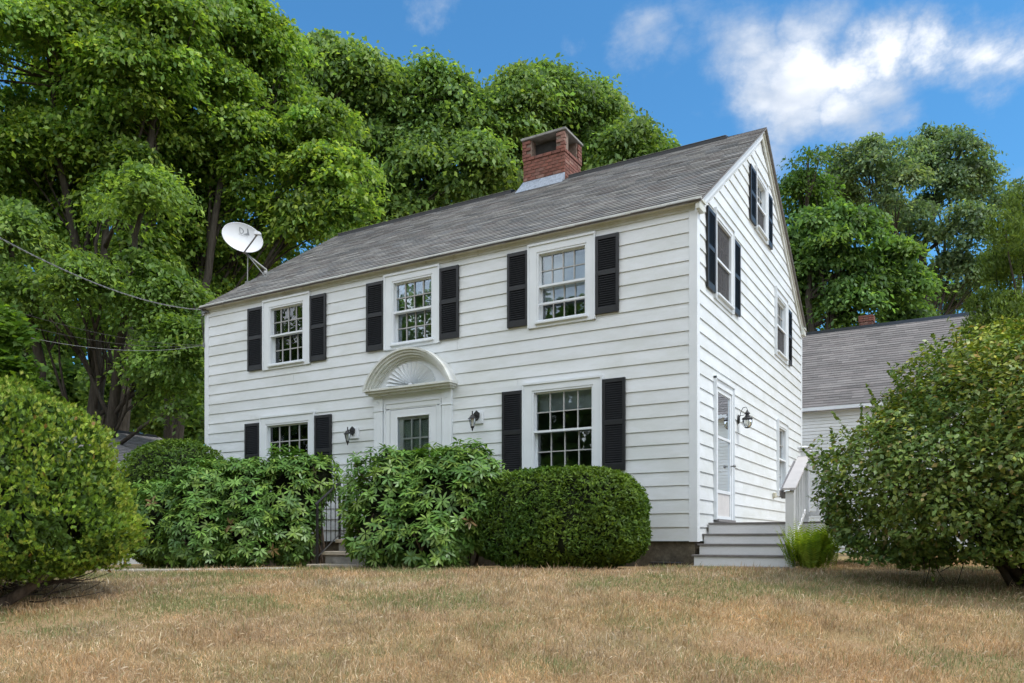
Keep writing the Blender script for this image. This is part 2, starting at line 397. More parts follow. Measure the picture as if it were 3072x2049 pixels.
# path slabs leading to the front steps from the left
m = MB()
pts = [(-6.1, -1.95), (-6.6, -2.75), (-7.6, -3.05), (-10, -3.35), (-13, -3.6), (-16, -3.6)]
for i in range(len(pts) - 1):
    a = Vector((*pts[i], 0)); b = Vector((*pts[i + 1], 0)); t = (b - a).normalized(); n = Vector((-t.y, t.x, 0)) * .42
    for k in range(4):
        p = a.lerp(b, k / 4 + .004); q = a.lerp(b, (k + 1) / 4 - .004); P = []
        for z in (-.08, .035):
            for c in (p - n, q - n, q + n, p + n): P.append((c.x, c.y, g1(c.x, c.y) + z))
        m.hexa(P)
tag(m.build('path', M['path']), kind='structure')

# ------------------------------------------------------------------ the white house
W_, D_, ZB, ZE, ZR, YR = 10.54, 8.10, .40, 5.30, 8.10, 4.05
SLOPE = (ZR - ZE) / YR
house = thing('white_house', (-5.27, 4.05, 0), 'large white clapboard house with black shutters, steep grey roof and brick chimney', 'house')
HL = tuple(house.location)
def TF(u, w_, v): return (u, -w_, v)          # front wall: u = x, w outward, v up
def TG(u, w_, v): return (w_, u, v)           # gable wall: u = y
FWIN = [  # casing l r b t, glass l r b t, meeting
    ((-8.80, -7.54, 3.80, 5.17), (-8.60, -7.74, 3.90, 5.00), 4.465),
    ((-5.72, -4.51, 3.83, 5.17), (-5.515, -4.69, 3.935, 5.01), 4.485),
    ((-2.76, -1.58, 3.83, 5.165), (-2.57, -1.76, 3.93, 5.00), 4.485),
    ((-8.88, -7.42, 1.35, 2.87), (-8.70, -7.60, 1.49, 2.685), 2.047),
    ((-2.86, -1.465, 1.41, 2.94), (-2.66, -1.645, 1.515, 2.785), 2.157)]
FSH = [(-9.24, -8.81, 3.83, 5.09), (-7.535, -7.13, 3.83, 5.09), (-6.14, -5.73, 3.855, 5.10), (-4.503, -4.11, 3.865, 5.10), (-3.15, -2.765, 3.89, 5.105),
       (-1.573, -1.19, 3.89, 5.09), (-9.32, -8.90, 1.38, 2.77), (-7.41, -6.99, 1.38, 2.79), (-3.25, -2.865, 1.435, 2.85), (-1.458, -1.084, 1.475, 2.88)]
GWIN = [((.84, 1.91, 4.14, 5.52), (.97, 1.78, 4.25, 5.38), 4.80), ((3.48, 4.42, 6.10, 7.24), (3.61, 4.29, 6.20, 7.09), 6.64),
        ((5.17, 6.33, 4.15, 5.51), (5.33, 6.17, 4.27, 5.35), 4.80), ((5.37, 6.33, 1.32, 2.87), (5.52, 6.18, 1.46, 2.72), 2.09)]
GSH = [(.42, .82, 4.20, 5.41), (1.93, 2.33, 4.20, 5.41), (3.06, 3.46, 6.13, 7.11), (4.44, 4.82, 6.13, 7.13), (6.36, 6.76, 4.20, 5.37)]
FDOOR = (-5.945, -4.25, .43, 3.06); GDOOR = (.83, 1.90, .73, 2.935)

EXPO = 4.9 / 24
def segs(lo, hi, v0, v1, holes):
    """free u-intervals of the course v0..v1; returns [(u0,u1,v0,v1)] pieces split where openings only partly cover the course"""
    cuts = sorted({v0, v1} | {z for h in holes for z in (h[2], h[3]) if v0 + .012 < z < v1 - .012})
    res = []
    for a, b in zip(cuts[:-1], cuts[1:]):
        c = (a + b) / 2; iv = [(lo, hi)]
        for h in holes:
            if h[2] <= c <= h[3]:
                nv = []
                for (p, q) in iv:
                    if h[1] <= p or h[0] >= q: nv.append((p, q)); continue
                    if h[0] > p: nv.append((p, h[0]))
                    if h[1] < q: nv.append((h[1], q))
                iv = nv
        res += [(p, q, a, b) for p, q in iv if q - p > .02]
    return res
def board(T, u0, u1, a, b, v0, v1, ends=None):
    """lapped board piece: a,b real course limits, v0,v1 the piece; w = proud distance"""
    PR = .017
    def wv(v): return .003 + PR * (1 - (v - a) / (b - a))
    ul0, ul1 = (u0, u0) if ends is None else ends[0]; ur0, ur1 = (u1, u1) if ends is None else ends[1]
    P = [T(ul0, -.01, v0), T(ur0, -.01, v0), T(ur0, wv(v0), v0), T(ul0, wv(v0), v0), T(ul1, -.01, v1), T(ur1, -.01, v1), T(ur1, wv(v1), v1), T(ul1, wv(v1), v1)]
    return MB().hexa(P)
Fholes = [w_[0] for w_ in FWIN] + [FDOOR]
Gholes = [w_[0] for w_ in GWIN] + [GDOOR]
nb = 0
def piece_split(p, q):
    """break long runs into panels with a seam"""
    if q - p < 2.2: return [(p, q)]
    k = R_.uniform(.2, .8) * (q - p) + p
    return [(p, k - .002), (k + .002, q)] if R_.random() < .75 else [(p, q)]
for k in range(24):
    v0 = ZB + k * EXPO; v1 = v0 + EXPO
    if v1 > 5.2: v1 = min(v1, 5.2)
    if v1 - v0 > .03:
        for (p, q, a, b) in segs(-W_ + .105, -.105, v0, v1, Fholes):
            for (pp, qq) in piece_split(p, q): board(TF, pp, qq, v0, v0 + EXPO, a, b).build('siding_board', M['siding'], house)
def rake_y(v):   # y limits of gable wall at height v (under the rake boards)
    if v <= ZE - .12: return .105, D_ - .105
    t = (v - (ZE - .12)) / SLOPE; return .105 + max(0, t), D_ - .105 - max(0, t)
k = 0
while True:
    v0 = ZB + k * EXPO; v1 = v0 + EXPO; k += 1
    if v0 > ZR - .35: break
    zs = ZE - .12
    parts = [(v0, v1)] if not (v0 < zs < v1) else [(v0, zs), (zs, v1)]
    for (s0, s1) in parts:
        lo0, hi0 = rake_y(s0); lo1, hi1 = rake_y(s1)
        if lo1 > hi1: lo1 = hi1 = YR
        for (p, q, a, b) in segs(lo0, hi0, s0, s1, Gholes):
            def el(u, v):
                l, h = rake_y(v); 
                if l > h: l = h = YR
                return min(max(u, l), h)
            pcs = piece_split(p, q)
            for (pp, qq) in pcs:
                board(TG, pp, qq, v0, v1, a, b, ((el(pp, a), el(pp, b)), (el(qq, a), el(qq, b)))).build('siding_board', M['siding'], house)

# sheathing walls (with openings) - one solid shell behind the boards
m = MB()
def sheath(T, lo, hi, v0, v1, holes, th=.14):
    zs = sorted({v0, v1} | {z for h in holes for z in (h[2], h[3]) if v0 < z < v1})
    for a, b in zip(zs[:-1], zs[1:]):
        c = (a + b) / 2; iv = [(lo, hi)]
        for h in holes:
            if h[2] <= c <= h[3]:
                iv = [x for (p, q) in iv for x in ([(p, min(q, h[0]))] if h[0] > p else []) + ([(max(p, h[1]), q)] if h[1] < q else [])]
        for p, q in iv:
            if q - p > .001: m.box(p, q, -th, -.012, a, b, T=T)
gh = lambda hs: [(h[0] + .06, h[1] - .06, h[2] + .06, h[3] - .06) for h in hs]
sheath(TF, -W_ + .02, -.02, ZB + .01, ZE, gh(Fholes))
sheath(TG, .16, D_ - .02, ZB + .01, ZE, gh(Gholes))
# gable triangle
hh = gh([GWIN[1][0]])[0]
def tri(u0, u1, v0, v1): 
    P = [(u0, v0), (u1, v0)]
    return P
def gpoly(poly): m.prism([TG(u, -.14, v) for u, v in poly], (.128, 0, 0))
rz = lambda u: ZE + SLOPE * (u if u < YR else D_ - u) - .06
gpoly([(.16, ZE + .001), (hh[0], ZE + .001), (hh[0], rz(hh[0])), (.16, max(rz(.16), ZE + .002))])
gpoly([(hh[0], ZE + .001), (hh[1], ZE + .001), (hh[1], hh[2]), (hh[0], hh[2])])
gpoly([(hh[0], hh[3]), (hh[1], hh[3]), (hh[1], rz(hh[1])), (YR, rz(YR)), (hh[0], rz(hh[0]))])
gpoly([(hh[1], ZE + .001), (D_ - .02, ZE + .001), (hh[1], rz(hh[1]))])
m.box(-W_ + .02, -.16, D_ - .15, D_ - .02, ZB, ZE)                       # back wall
m.box(-W_ + .02, -W_ + .16, .14, D_ - .15, ZB, ZE)                       # far gable
m.prism([(-W_ + .02, .1, ZE + .001), (-W_ + .02, D_ - .1, ZE + .001), (-W_ + .02, YR, ZR - .1)], (.12, 0, 0))
m.build('wall', M['siding'], house)
# inside: floors and partitions seen dimly through the windows
m = MB(); m.box(-W_ + .2, -.16, .16, D_ - .2, .5, .6); m.box(-W_ + .2, -.16, .16, D_ - .2, 3.1, 3.25); m.box(-W_ + .2, -.16, .3, D_ - .2, 5.30, 5.34)
m.box(-W_ + .2, -3.9, 3.2, 3.3, .6, 5.29); m.box(-3.9, -3.8, .16, 7.9, .6, 5.29); m.box(-6.7, -6.6, .16, 3.1, .6, 5.29); m.box(-3.8, -1.2, 4.3, 4.4, .6, 5.29)
m.build('interior_partition', M['room'], house)
# foundation
m = MB(); m.box(-W_ + .03, -.03, .03, D_ - .03, -.6, ZB - .002)
fo = m.build('foundation', M['found'], house)

# corner boards, frieze, rakes
T_ = M['trim']
for (x0, x1, y0, y1) in ((-.105, .022, -.022, -.0005), (-W_ - .022, -W_ + .105, -.022, -.0005)):
    MB().box(x0, x1, y0, y1, ZB - .012, 5.21).build('corner_board', T_, house, bevel=.004)
MB().box(.0005, .022, -.0003, .105, ZB - .012, 5.30).build('corner_board', T_, house, bevel=.004)
MB().box(.0005, .022, D_ - .105, D_ + .02, ZB - .012, 5.30).build('corner_board', T_, house, bevel=.004)
MB().box(-W_ - .022, -W_, .001, .105, ZB - .012, 5.30).build('corner_board', T_, house, bevel=.004)
m = MB(); m.box(-W_ - .03, .03, -.034, -.001, 5.195, 5.24); m.box(-W_ - .03, .03, -.052, -.001, 5.24, 5.262); m.build('frieze_board', M['oldtrim'], house)
m = MB()
prof = [(-.001, 5.262), (-.06, 5.262), (-.072, 5.28), (-.10, 5.295), (-.118, 5.315), (-.118, 5.335), (-.001, 5.345)]
m.prism([(-W_ - .07, y, z) for y, z in prof], (W_ + .15, 0, 0)); m.build('eave_cornice', M['oldtrim'], house)
m = MB(); m.prism([(-W_ - .07, D_ - y, z) for y, z in prof], (W_ + .15, 0, 0)); m.build('eave_cornice', M['oldtrim'], house)
# rake boards: two stepped mouldings up each slope, at both gables
for side, xx0 in ((1, 0.0), (-1, -W_)):
    for s in (0, 1):
        Y = (lambda y: y) if s == 0 else (lambda y: D_ - y)
        m = MB()
        for (wd, th, off) in ((.15, .035, -.15), (.055, .062, -.04)):
            a = (-.07, ZE + SLOPE * -.07 + off + .035); b = (YR, ZR + off + .035)
            P = [(a[0], a[1]), (b[0], b[1]), (b[0], b[1] + wd), (a[0], a[1] + wd)]
            x0 = xx0 + side * .001
            m.prism([(x0, Y(y), z) for y, z in P], (side * th, 0, 0))
        m.build('rake_board', T_ if s == 0 else M['oldtrim'], house)
for (y0, y1) in ((-.12, .12), (D_ - .12, D_ + .12)):
    m = MB(); m.box(.024, .085, y0, y1, 5.17, 5.29); m.box(.024, .105, y0 - .0, y1, 5.291, 5.33); m.build('cornice_return', M['oldtrim'], house)

def shingles(name, mat, parent, org, U, S, lu, ls, expo, tabw, cols, th=.011, jit=.07, deck=.02):
    org, U, S = Vector(org), Vector(U).normalized(), Vector(S).normalized(); Nn = U.cross(S)
    if Nn.z < 0: Nn = -Nn
    verts = []; cl = []
    nr = int(ls / expo + .999)
    for r in range(nr):
        s0 = r * expo; s1 = min(ls, s0 + expo + .004)
        u = -R_.random() * tabw - (r % 2) * tabw * .5
        rowf = 1 + R_.gauss(0, .06)
        while u < lu:
            wd = tabw * R_.uniform(.85, 1.15); a = max(0, u); b = min(lu, u + wd - .002); u += wd
            if b - a < .01: continue
            t = th * R_.uniform(.8, 1.3); dv = R_.uniform(-.004, .004)
            lowb = org + S * (s0 + dv) ; upb = org + S * s1
            p0 = lowb + U * a; p1 = lowb + U * b; p2 = upb + U * b; p3 = upb + U * a
            q = [p0 + Nn * (deck + t), p1 + Nn * (deck + t), p2 + Nn * deck, p3 + Nn * deck]
            f = [p0 + Nn * (deck - .002), p1 + Nn * (deck - .002), q[1], q[0]]
            verts += [tuple(x) for x in q + f]
            c = np.array(cols[int(R_.random() * len(cols))]) * (1 + R_.gauss(0, jit)) * rowf; cl += [c] * 4 + [c * .8] * 4  # butt edge darkened, its shadow put into the colour
    ob = np_mesh(name, np.array(verts), 4, mat, parent, np.clip(np.array(cl), .01, 1)); ob['kind'] = 'stuff'; return ob
SC = [(.205, .205, .20), (.23, .225, .215), (.175, .178, .178), (.25, .245, .23), (.19, .178, .17)]
sl_len = math.hypot(YR + .14, (YR + .14) * SLOPE)
Sv = (0, 1, SLOPE); Sb = (0, -1, SLOPE)
shingles('roof_shingles', M['shingle'], house, (-W_ - .09, -.14, ZE + SLOPE * -.14 + .055), (1, 0, 0), Sv, W_ + .20, sl_len, .127, .305, SC)
shingles('roof_shingles', M['shingle'], house, (-W_ - .09, D_ + .14, ZE + SLOPE * -.14 + .055), (1, 0, 0), Sb, W_ + .20, sl_len, .4, .9, SC)
m = MB()
for Y in ((lambda y: y), (lambda y: D_ - y)):
    P = [(-.135, ZE - SLOPE * .135 + .048), (YR, ZR + .048), (YR, ZR + .075), (-.135, ZE - SLOPE * .135 + .074)]
    m.prism([(-W_ - .088, Y(y), z) for y, z in P], (W_ + .196, 0, 0))
m.build('roof_deck', M['tread'], house)
# ridge vent: thin dark lifted cap, interrupted by the chimney
for (x0, x1) in ((-W_ + .15, -5.35), (-3.95, -.62)):
    m = MB(); P = [(YR - .17, ZR - .17 * SLOPE + .075), (YR - .17, ZR - .17 * SLOPE + .160), (YR, ZR + .102), (YR + .17, ZR - .17 * SLOPE + .160), (YR + .17, ZR - .17 * SLOPE + .075), (YR, ZR + .078)]
    m.prism([(x0, y, z) for y, z in P], (x1 - x0, 0, 0)); rv = m.build('ridge_vent', M['shutter'], house)
    m = MB(); n_ = int((x1 - x0) / .3)
    for i in range(n_):
        a = x0 + i * (x1 - x0) / n_; b = a + (x1 - x0) / n_ - .004
        for sg in (-1, 1):
            m.hexa([(a, YR + sg * .18, ZR - .18 * SLOPE + .164), (b, YR + sg * .18, ZR - .18 * SLOPE + .164), (b, YR, ZR + .104), (a, YR, ZR + .104),
                    (a, YR + sg * .18, ZR - .18 * SLOPE + .170), (b, YR + sg * .18, ZR - .18 * SLOPE + .170), (b, YR, ZR + .110), (a, YR, ZR + .110)])
    m.build('ridge_shingle', M['slab'], rv)

# ---------------- chimney
CHX0, CHX1, CHY0, CHY1, CHT = -5.03, -4.03, 3.86, 4.66, 9.12
ch = MB(); ch.box(CHX0 + .012, CHX1 - .012, CHY0 + .012, CHY1 - .012, 7.6, 8.72)
for (a, b, c, d) in ((CHX0 + .012, CHX0 + .20, CHY0 + .012, CHY0 + .20), (CHX1 - .20, CHX1 - .012, CHY0 + .012, CHY0 + .20), (CHX0 + .012, CHX0 + .20, CHY1 - .20, CHY1 - .012), (CHX1 - .20, CHX1 - .012, CHY1 - .20, CHY1 - .012)):
    ch.box(a, b, c, d, 8.72, 9.10)
chim = ch.build('chimney', M['mortar'], house)
bh, bl, bt = .060, .195, .012
BM = {}
def brick(x0, x1, y0, y1, z0, z1):
    key = (round(x1 - x0, 3), round(y1 - y0, 3), round(z1 - z0, 3))
    if key not in BM:
        b = bmesh.new(); bmesh.ops.create_cube(b, size=1)
        for v in b.verts: v.co.x *= key[0]; v.co.y *= key[1]; v.co.z *= key[2]
        me = bpy.data.meshes.new('brick'); b.to_mesh(me); b.free(); me.materials.append(M['brick']); BM[key] = me
    o = bpy.data.objects.new('brick', BM[key]); COL.objects.link(o); o.parent = chim
    o.location = ((x0 + x1) / 2 - HL[0] + R_.uniform(-.002, .002), (y0 + y1) / 2 - HL[1] + R_.uniform(-.003, .003), (z0 + z1) / 2 - HL[2]); return o
course = bh + bt; z = 8.02; r = 0
while z + bh < 9.11:
    proud = .0 if z < 8.60 else .018
    def runs(lo, hi, off):
        u = lo - off; o = []
        while u < hi - .02:
            a = max(lo, u); b = min(hi, u + bl)
            if b - a > .045: o.append((a, b))
            u += bl + bt
        return o
    off = (r % 2) * (bl + bt) / 2
    openf = z > 8.73
    for (a, b) in runs(CHX0 - proud, CHX1 + proud, off):
        if openf and b > CHX0 + .19 and a < CHX1 - .21:
            continue
        brick(a, b, CHY0 - proud, CHY0 + .05, z, z + bh)
    for (a, b) in runs(CHY0 - proud + .052 + (.03 if r % 2 else 0), CHY1 + proud, off * .6):
        if openf and b > CHY0 + .19 and a < CHY1 - .19: continue
        brick(CHX1 - .05, CHX1 + proud, a, b, z, z + bh)
    z += course; r += 1
# left and back faces of the stack (not seen) carry their bricks joined
m = MB(); z = 8.02
while z + bh < 9.11:
    openf = z > 8.73
    for i in range(4):
        y0 = CHY0 + .06 + i * .185
        if openf and i in (1, 2): continue
        m.box(CHX0 - .004, CHX0 + .05, y0, y0 + .175, z, z + bh)
    for i in range(5):
        x0 = CHX0 + .06 + i * .175
        if openf and i in (1, 2, 3): continue
        m.box(x0, x0 + .165, CHY1 - .05, CHY1 + .004, z, z + bh)
    z += course
tag(m.build('rear_bricks', M['brick'], chim), kind='stuff')
MB().box(CHX0 + .20, CHX1 - .2, CHY0 + .2, CHY1 - .2, 8.70, 9.06).build('flue', M['flue_shade'], chim)  # fills the openings; the shade inside is put into its dark colour
m = MB(); m.box(CHX0 - .045, CHX1 + .045, CHY0 - .045, CHY1 + .045, 9.112, 9.162); m.build('chimney_cap', M['slab'], chim, bevel=.006)
# flashing apron + side step flashing
m = MB()
zf = lambda y: ZE + SLOPE * y + .095
m.hexa([(CHX0 - .10, CHY0 - .19, zf(CHY0 - .19)), (CHX1 + .03, CHY0 - .19, zf(CHY0 - .19)), (CHX1 + .01, CHY0 - .012, zf(CHY0) + .0), (CHX0 - .01, CHY0 - .012, zf(CHY0)),
        (CHX0 - .10, CHY0 - .19, zf(CHY0 - .19) + .01), (CHX1 + .03, CHY0 - .19, zf(CHY0 - .19) + .012), (CHX1 + .008, CHY0 - .02, 8.20), (CHX0 - .008, CHY0 - .02, 8.20)])
m.box(CHX0 - .01, CHX1 + .01, CHY0 - .02, CHY0 - .006, 7.9, 8.21)
m.build('flashing', M['flash'], chim)

# ---------------- windows
def pane_mesh(w_, h_):
    me = MB().box(-w_ / 2, w_ / 2, -.002, .002, -h_ / 2, h_ / 2).mesh('pane'); me.materials.append(M['glass']); return me
def window(T, cas, gl, meet, facing, cols=4, rows=2, blind=None, blind_mat=None, storm=None, label=None, crown=True):
    """cas: casing outer rect, gl: visible glass; facing 'F' or 'G'"""
    l, r, b, t = cas; gl_, gr_, gb, gt = gl
    m = MB()                                                     # casing = the window part itself
    m.box(l, gl_ - .035, .0, .045, b, t, T=T); m.box(gr_ + .035, r, .0, .045, b, t, T=T)
    m.box(gl_ - .035, gr_ + .035, .0, .045, gt + .035, t, T=T); m.box(gl_ - .035, gr_ + .035, .0, .038, b, gb - .05, T=T)
    # back band
    e = .022
    m.box(l - .004, l + e, .0, .062, b, t - e, T=T); m.box(r - e, r + .004, .0, .062, b, t - e, T=T); m.box(l - .004, r + .004, .0, .066, t - e, t + .012, T=T)
    # jambs going into the wall
    m.box(gl_ - .035, gl_ - .012, -.13, .03, b + .07, gt + .035, T=T); m.box(gr_ + .012, gr_ + .035, -.13, .03, b + .07, gt + .035, T=T)
    m.box(gl_ - .012, gr_ + .012, -.13, .03, gt + .012, gt + .035, T=T)
    win = m.build('window', M['trim'], house)
    if label: win['label'] = label
    MB().box(gl_ - .06, gr_ + .06, -.12, .085, gb - .05, gb - .018, T=T).build('sill', M['trim'], win, bevel=.003)
    for (v0, v1, wq, nm) in ((meet - .018, gt + .012, -.035, 'upper'), (gb - .018, meet + .018, -.075, 'lower')):
        s = .030; m = MB(); L0, R0 = gl_ - .012, gr_ + .012
        m.box(L0, L0 + s, wq - .015, wq + .015, v0, v1, T=T); m.box(R0 - s, R0, wq - .015, wq + .015, v0, v1, T=T)
        m.box(L0 + s, R0 - s, wq - .0149, wq + .0149, v1 - s, v1, T=T); m.box(L0 + s, R0 - s, wq - .0149, wq + .0149, v0, v0 + s, T=T)
        m.build('sash', M['trim'], win); m = MB()
        gw = (R0 - L0 - 2 * s); ghh = (v1 - v0 - 2 * s); mw = .0078
        for i in range(1, cols):
            u = L0 + s + gw * i / cols; m.box(u - mw, u + mw, wq - .009, wq + .009, v0 + s, v1 - s, T=T)
        for j in range(1, rows):
            v = v0 + s + ghh * j / rows; m.box(L0 + s, R0 - s, wq - .0088, wq + .0088, v - mw, v + mw, T=T)
        m.build('grille', M['grille'], win)
        me = pane_mesh(gw / cols - .001, ghh / rows - .001)
        for i in range(cols):
            for j in range(rows):
                o = bpy.data.objects.new('pane', me); COL.objects.link(o); o.parent = win
                p = T(L0 + s + gw * (i + .5) / cols, wq - .0125, v0 + s + ghh * (j + .5) / rows)
                o.location = (p[0] - HL[0], p[1] - HL[1], p[2] - HL[2])
                o.rotation_euler = (R_.uniform(-.006, .006), 0, (math.pi / 2 if facing == 'G' else 0) + R_.uniform(-.006, .006))
    if storm:
        m = MB(); m.box(gl_ - .01, gr_ + .01, -.012, .012, storm - .016, storm + .016, T=T); m.build('storm_rail', M['trim'], win)
    # storm-sash frame in front
    m = MB()
    m.box(gl_ - .034, gl_ - .004, -.012, .034, gb - .016, gt + .034, T=T); m.box(gr_ + .004, gr_ + .034, -.012, .034, gb - .016, gt + .034, T=T)
    m.box(gl_ - .004, gr_ + .004, -.012, .034, gt + .004, gt + .0338, T=T); m.box(gl_ - .004, gr_ + .004, -.012, .034, gb - .016, gb + .012, T=T)
    m.box(gl_ - .004, gr_ + .004, -.012, .026, meet - .018, meet + .016, T=T)
    m.build('storm_frame', M['trim'], win)
    if blind:
        for (v0, v1, kind_) in blind:
            m = MB()
            if kind_ == 'slat':
                n_ = int((v1 - v0) / .028)
                for i in range(n_):
                    v = v0 + (v1 - v0) * i / n_; P = [T(gl_, -.165, v), T(gr_, -.165, v), T(gr_, -.150, v + .026), T(gl_, -.150, v + .026)]
                    k0 = len(m.v); m.v += P; m.f.append((k0, k0 + 1, k0 + 2, k0 + 3))
                m.build('blind', M['blind'], win)
            elif kind_ == 'shade':
                m.box(gl_, gr_, -.165, -.16, v0, v1, T=T).build('shade', M['blind'], win)
            elif kind_ == 'screen':
                m.box(gl_ - .004, gr_ + .004, -.006, -.004, v0, v1, T=T).build('screen', M['screen'], win)
            else:
                n_ = 26
                for sd_ in (0, 1):
                    a = gl_ if sd_ == 0 else gr_ - .3 * (gr_ - gl_); wv_ = .3 * (gr_ - gl_)
                    for i in range(n_):
                        u0 = a + wv_ * i / n_; u1 = a + wv_ * (i + 1) / n_; w0 = -.18 + .015 * math.sin(i * 1.9); w1 = -.18 + .015 * math.sin((i + 1) * 1.9)
                        k0 = len(m.v); m.v += [T(u0, w0, v0), T(u1, w1, v0), T(u1, w1, v1), T(u0, w0, v1)]; m.f.append((k0, k0 + 1, k0 + 2, k0 + 3))
                m.build('curtain', M['curtain'], win)
    return win
BL = [[(4.62, 5.0, 'slat')], [(4.75, 5.0, 's')], [(4.3, 5.0, 'shade')], [(2.4, 2.69, 's')], [(2.5, 2.79, 'slat')]]
BL[1] = [(4.80, 5.01, 'slat')]; BL[3] = [(2.05, 2.69, 'slat')]
for i, (c, g_, mt) in enumerate(FWIN):
    window(TF, c, g_, mt, 'F', blind=BL[i], storm=4.205 if i == 2 else None)
GB = [[(4.25, 5.38, 'screen')], [(6.20, 6.64, 'screen')], [(4.27, 4.80, 'screen')], [(1.46, 2.72, 'c')]]
for i, (c, g_, mt) in enumerate(GWIN):
    window(TG, c, g_, mt, 'G', cols=3 if i == 1 else 4, blind=GB[i])

# ---------------- shutters
def shutter(T, l, r, b, t):
    fr = .045; m = MB(); mid = b + (t - b) * .52
    m.box(l, l + fr, .022, .055, b, t, T=T); m.box(r - fr, r, .022, .055, b, t, T=T)
    for (v0, v1) in ((b, b + .10), (mid - .035, mid + .035), (t - .06, t)): m.box(l + fr, r - fr, .022, .053, v0, v1, T=T)
    sh = m.build('shutter', M['shutter'], house, bevel=.002)
    m = MB()
    for (v0, v1) in ((b + .10, mid - .035), (mid + .035, t - .06)):
        n_ = int((v1 - v0) / .034)
        for i in range(n_):
            v = v0 + (v1 - v0) * i / n_; h_ = .030
            P = [T(l + fr, .026, v + h_), T(r - fr, .026, v + h_), T(r - fr, .050, v), T(l + fr, .050, v), T(l + fr, .026, v + h_ + .006), T(r - fr, .026, v + h_ + .006), T(r - fr, .050, v + .006), T(l + fr, .050, v + .006)]
            m.hexa(P)
        m.box(l + fr, r - fr, .020, .023, v0, v1, T=T)
    tag(m.build('louvers', M['shutter'], sh), kind='stuff')
    return sh
for s in FSH: shutter(TF, *s)
for s in GSH: shutter(TG, *s)

# ---------------- front door with arched pediment
m = MB(); l, r, b, t = FDOOR
pw = .20
m.box(l, l + pw, -.0, .065, b, 3.02, T=TF); m.box(r - pw, r, 0, .065, b, 3.02, T=TF)
m.box(l - .012, l + pw + .01, 0, .078, 2.735, 2.755, T=TF); m.box(r - pw - .01, r + .012, 0, .078, 2.735, 2.755, T=TF)
m.box(l + pw, r - pw, 0, .035, 2.87, 3.02, T=TF)                         # frieze
m.box(l + pw, -5.69, 0, .035, b, 2.87, T=TF); m.box(-4.47, r - pw, 0, .035, b, 2.87, T=TF)
for (a, bb) in ((l + .035, l + .06), (l + pw - .06, l + pw - .035), (r - pw + .035, r - pw + .06), (r - .06, r - .035)): m.box(a, bb, .064, .071, b + .25, 2.70, T=TF)
m.box(l - .02, l + pw + .01, 0, .085, b, b + .2, T=TF); m.box(r - pw - .01, r + .02, 0, .085, b, b + .2, T=TF)
for cxn in (l + pw / 2, r - pw / 2):                                     # carved rosettes
    for k in range(6):
        a = k * math.pi / 3; m.box(cxn + .028 * math.cos(a) - .011, cxn + .028 * math.cos(a) + .011, .06, .074, 2.89 + .028 * math.sin(a) - .011, 2.89 + .028 * math.sin(a) + .011, T=TF)
door = m.build('door_surround', M['trim'], house, bevel=.003)
# pediment: segmental hood
PCX, PB = -5.09, 3.02
PHW, PRI = .95, .66; PR_ = (PHW ** 2 + PRI ** 2) / (2 * PRI); PCZ = PB + .09 + PRI - PR_
def arc(rad, base, n=28):
    ha = math.asin(min(1, math.sqrt(max(0, rad ** 2 - (base - PCZ) ** 2)) / rad))
    if base < PCZ: ha = math.pi - ha
    return [(PCX + rad * math.sin(-ha + 2 * ha * i / n), PCZ + rad * math.cos(-ha + 2 * ha * i / n)) for i in range(n + 1)]
m = MB()
def archring(ro, ri, w0, w1):
    A = arc(ro, PB + .09); B = arc(ri, PB + .09)
    for i in range(len(A) - 1):
        P = [(*A[i],), (*A[i + 1],), (*B[i + 1],), (*B[i],)]
        m.hexa([TF(p[0], w0, p[1]) for p in P] + [TF(p[0], w1, p[1]) for p in P])
archring(PR_, PR_ - .035, 0, .27); archring(PR_ - .036, PR_ - .075, 0, .235); archring(PR_ - .076, PR_ - .115, 0, .20); archring(PR_ - .116, PR_ - .15, 0, .15); archring(PR_ - .151, PR_ - .175, 0, .10)
m.box(PCX - PHW, PCX + PHW, 0, .265, PB + .055, PB + .089, T=TF); m.box(PCX - PHW + .03, PCX + PHW - .03, 0, .225, PB + .02, PB + .055, T=TF); m.box(PCX - PHW + .06, PCX + PHW - .06, 0, .17, PB - .01, PB + .02, T=TF)
ped = m.build('pediment', M['oldtrim'], door)
m = MB(); A = arc(PR_ - .17, PB + .09); m.prism([TF(u, .03, v) for u, v in A][::-1], (0, -.02, 0)); m.build('tympanum', M['trim'], door)
m = MB(); nray = 15                                                      # raised sunburst rays
for i in range(nray):
    a0 = math.radians(4 + 172 * i / nray); a1 = math.radians(4 + 172 * (i + 1) / nray - 1.2)
    def rp(a, rr_, sx=1.32): return (PCX - .02 + rr_ * sx * math.cos(a), PB + .12 + rr_ * math.sin(a))
    q = [rp(a0, .055), rp(a1, .055), rp(a1, .40), rp(a0, .40)]
    
    k0 = len(m.v); m.v += [TF(p[0], .045, p[1]) for p in q] + [TF(p[0], .048 if j in (0, 3) else .100, p[1]) for j, p in enumerate(q)]
    m.f += [(k0, k0 + 1, k0 + 2, k0 + 3), (k0 + 4, k0 + 7, k0 + 6, k0 + 5)] + [(k0 + i_, k0 + 4 + i_, k0 + 4 + (i_ + 1) % 4, k0 + (i_ + 1) % 4) for i_ in range(4)]
A = [(PCX - .02 + .05 * math.cos(t_), PB + .12 + .05 * math.sin(t_)) for t_ in [math.pi * j / 10 for j in range(11)]]
m.prism([TF(u, .085, v) for u, v in A][::-1], (0, .03, 0))
m.build('sunburst', M['trim'], door)
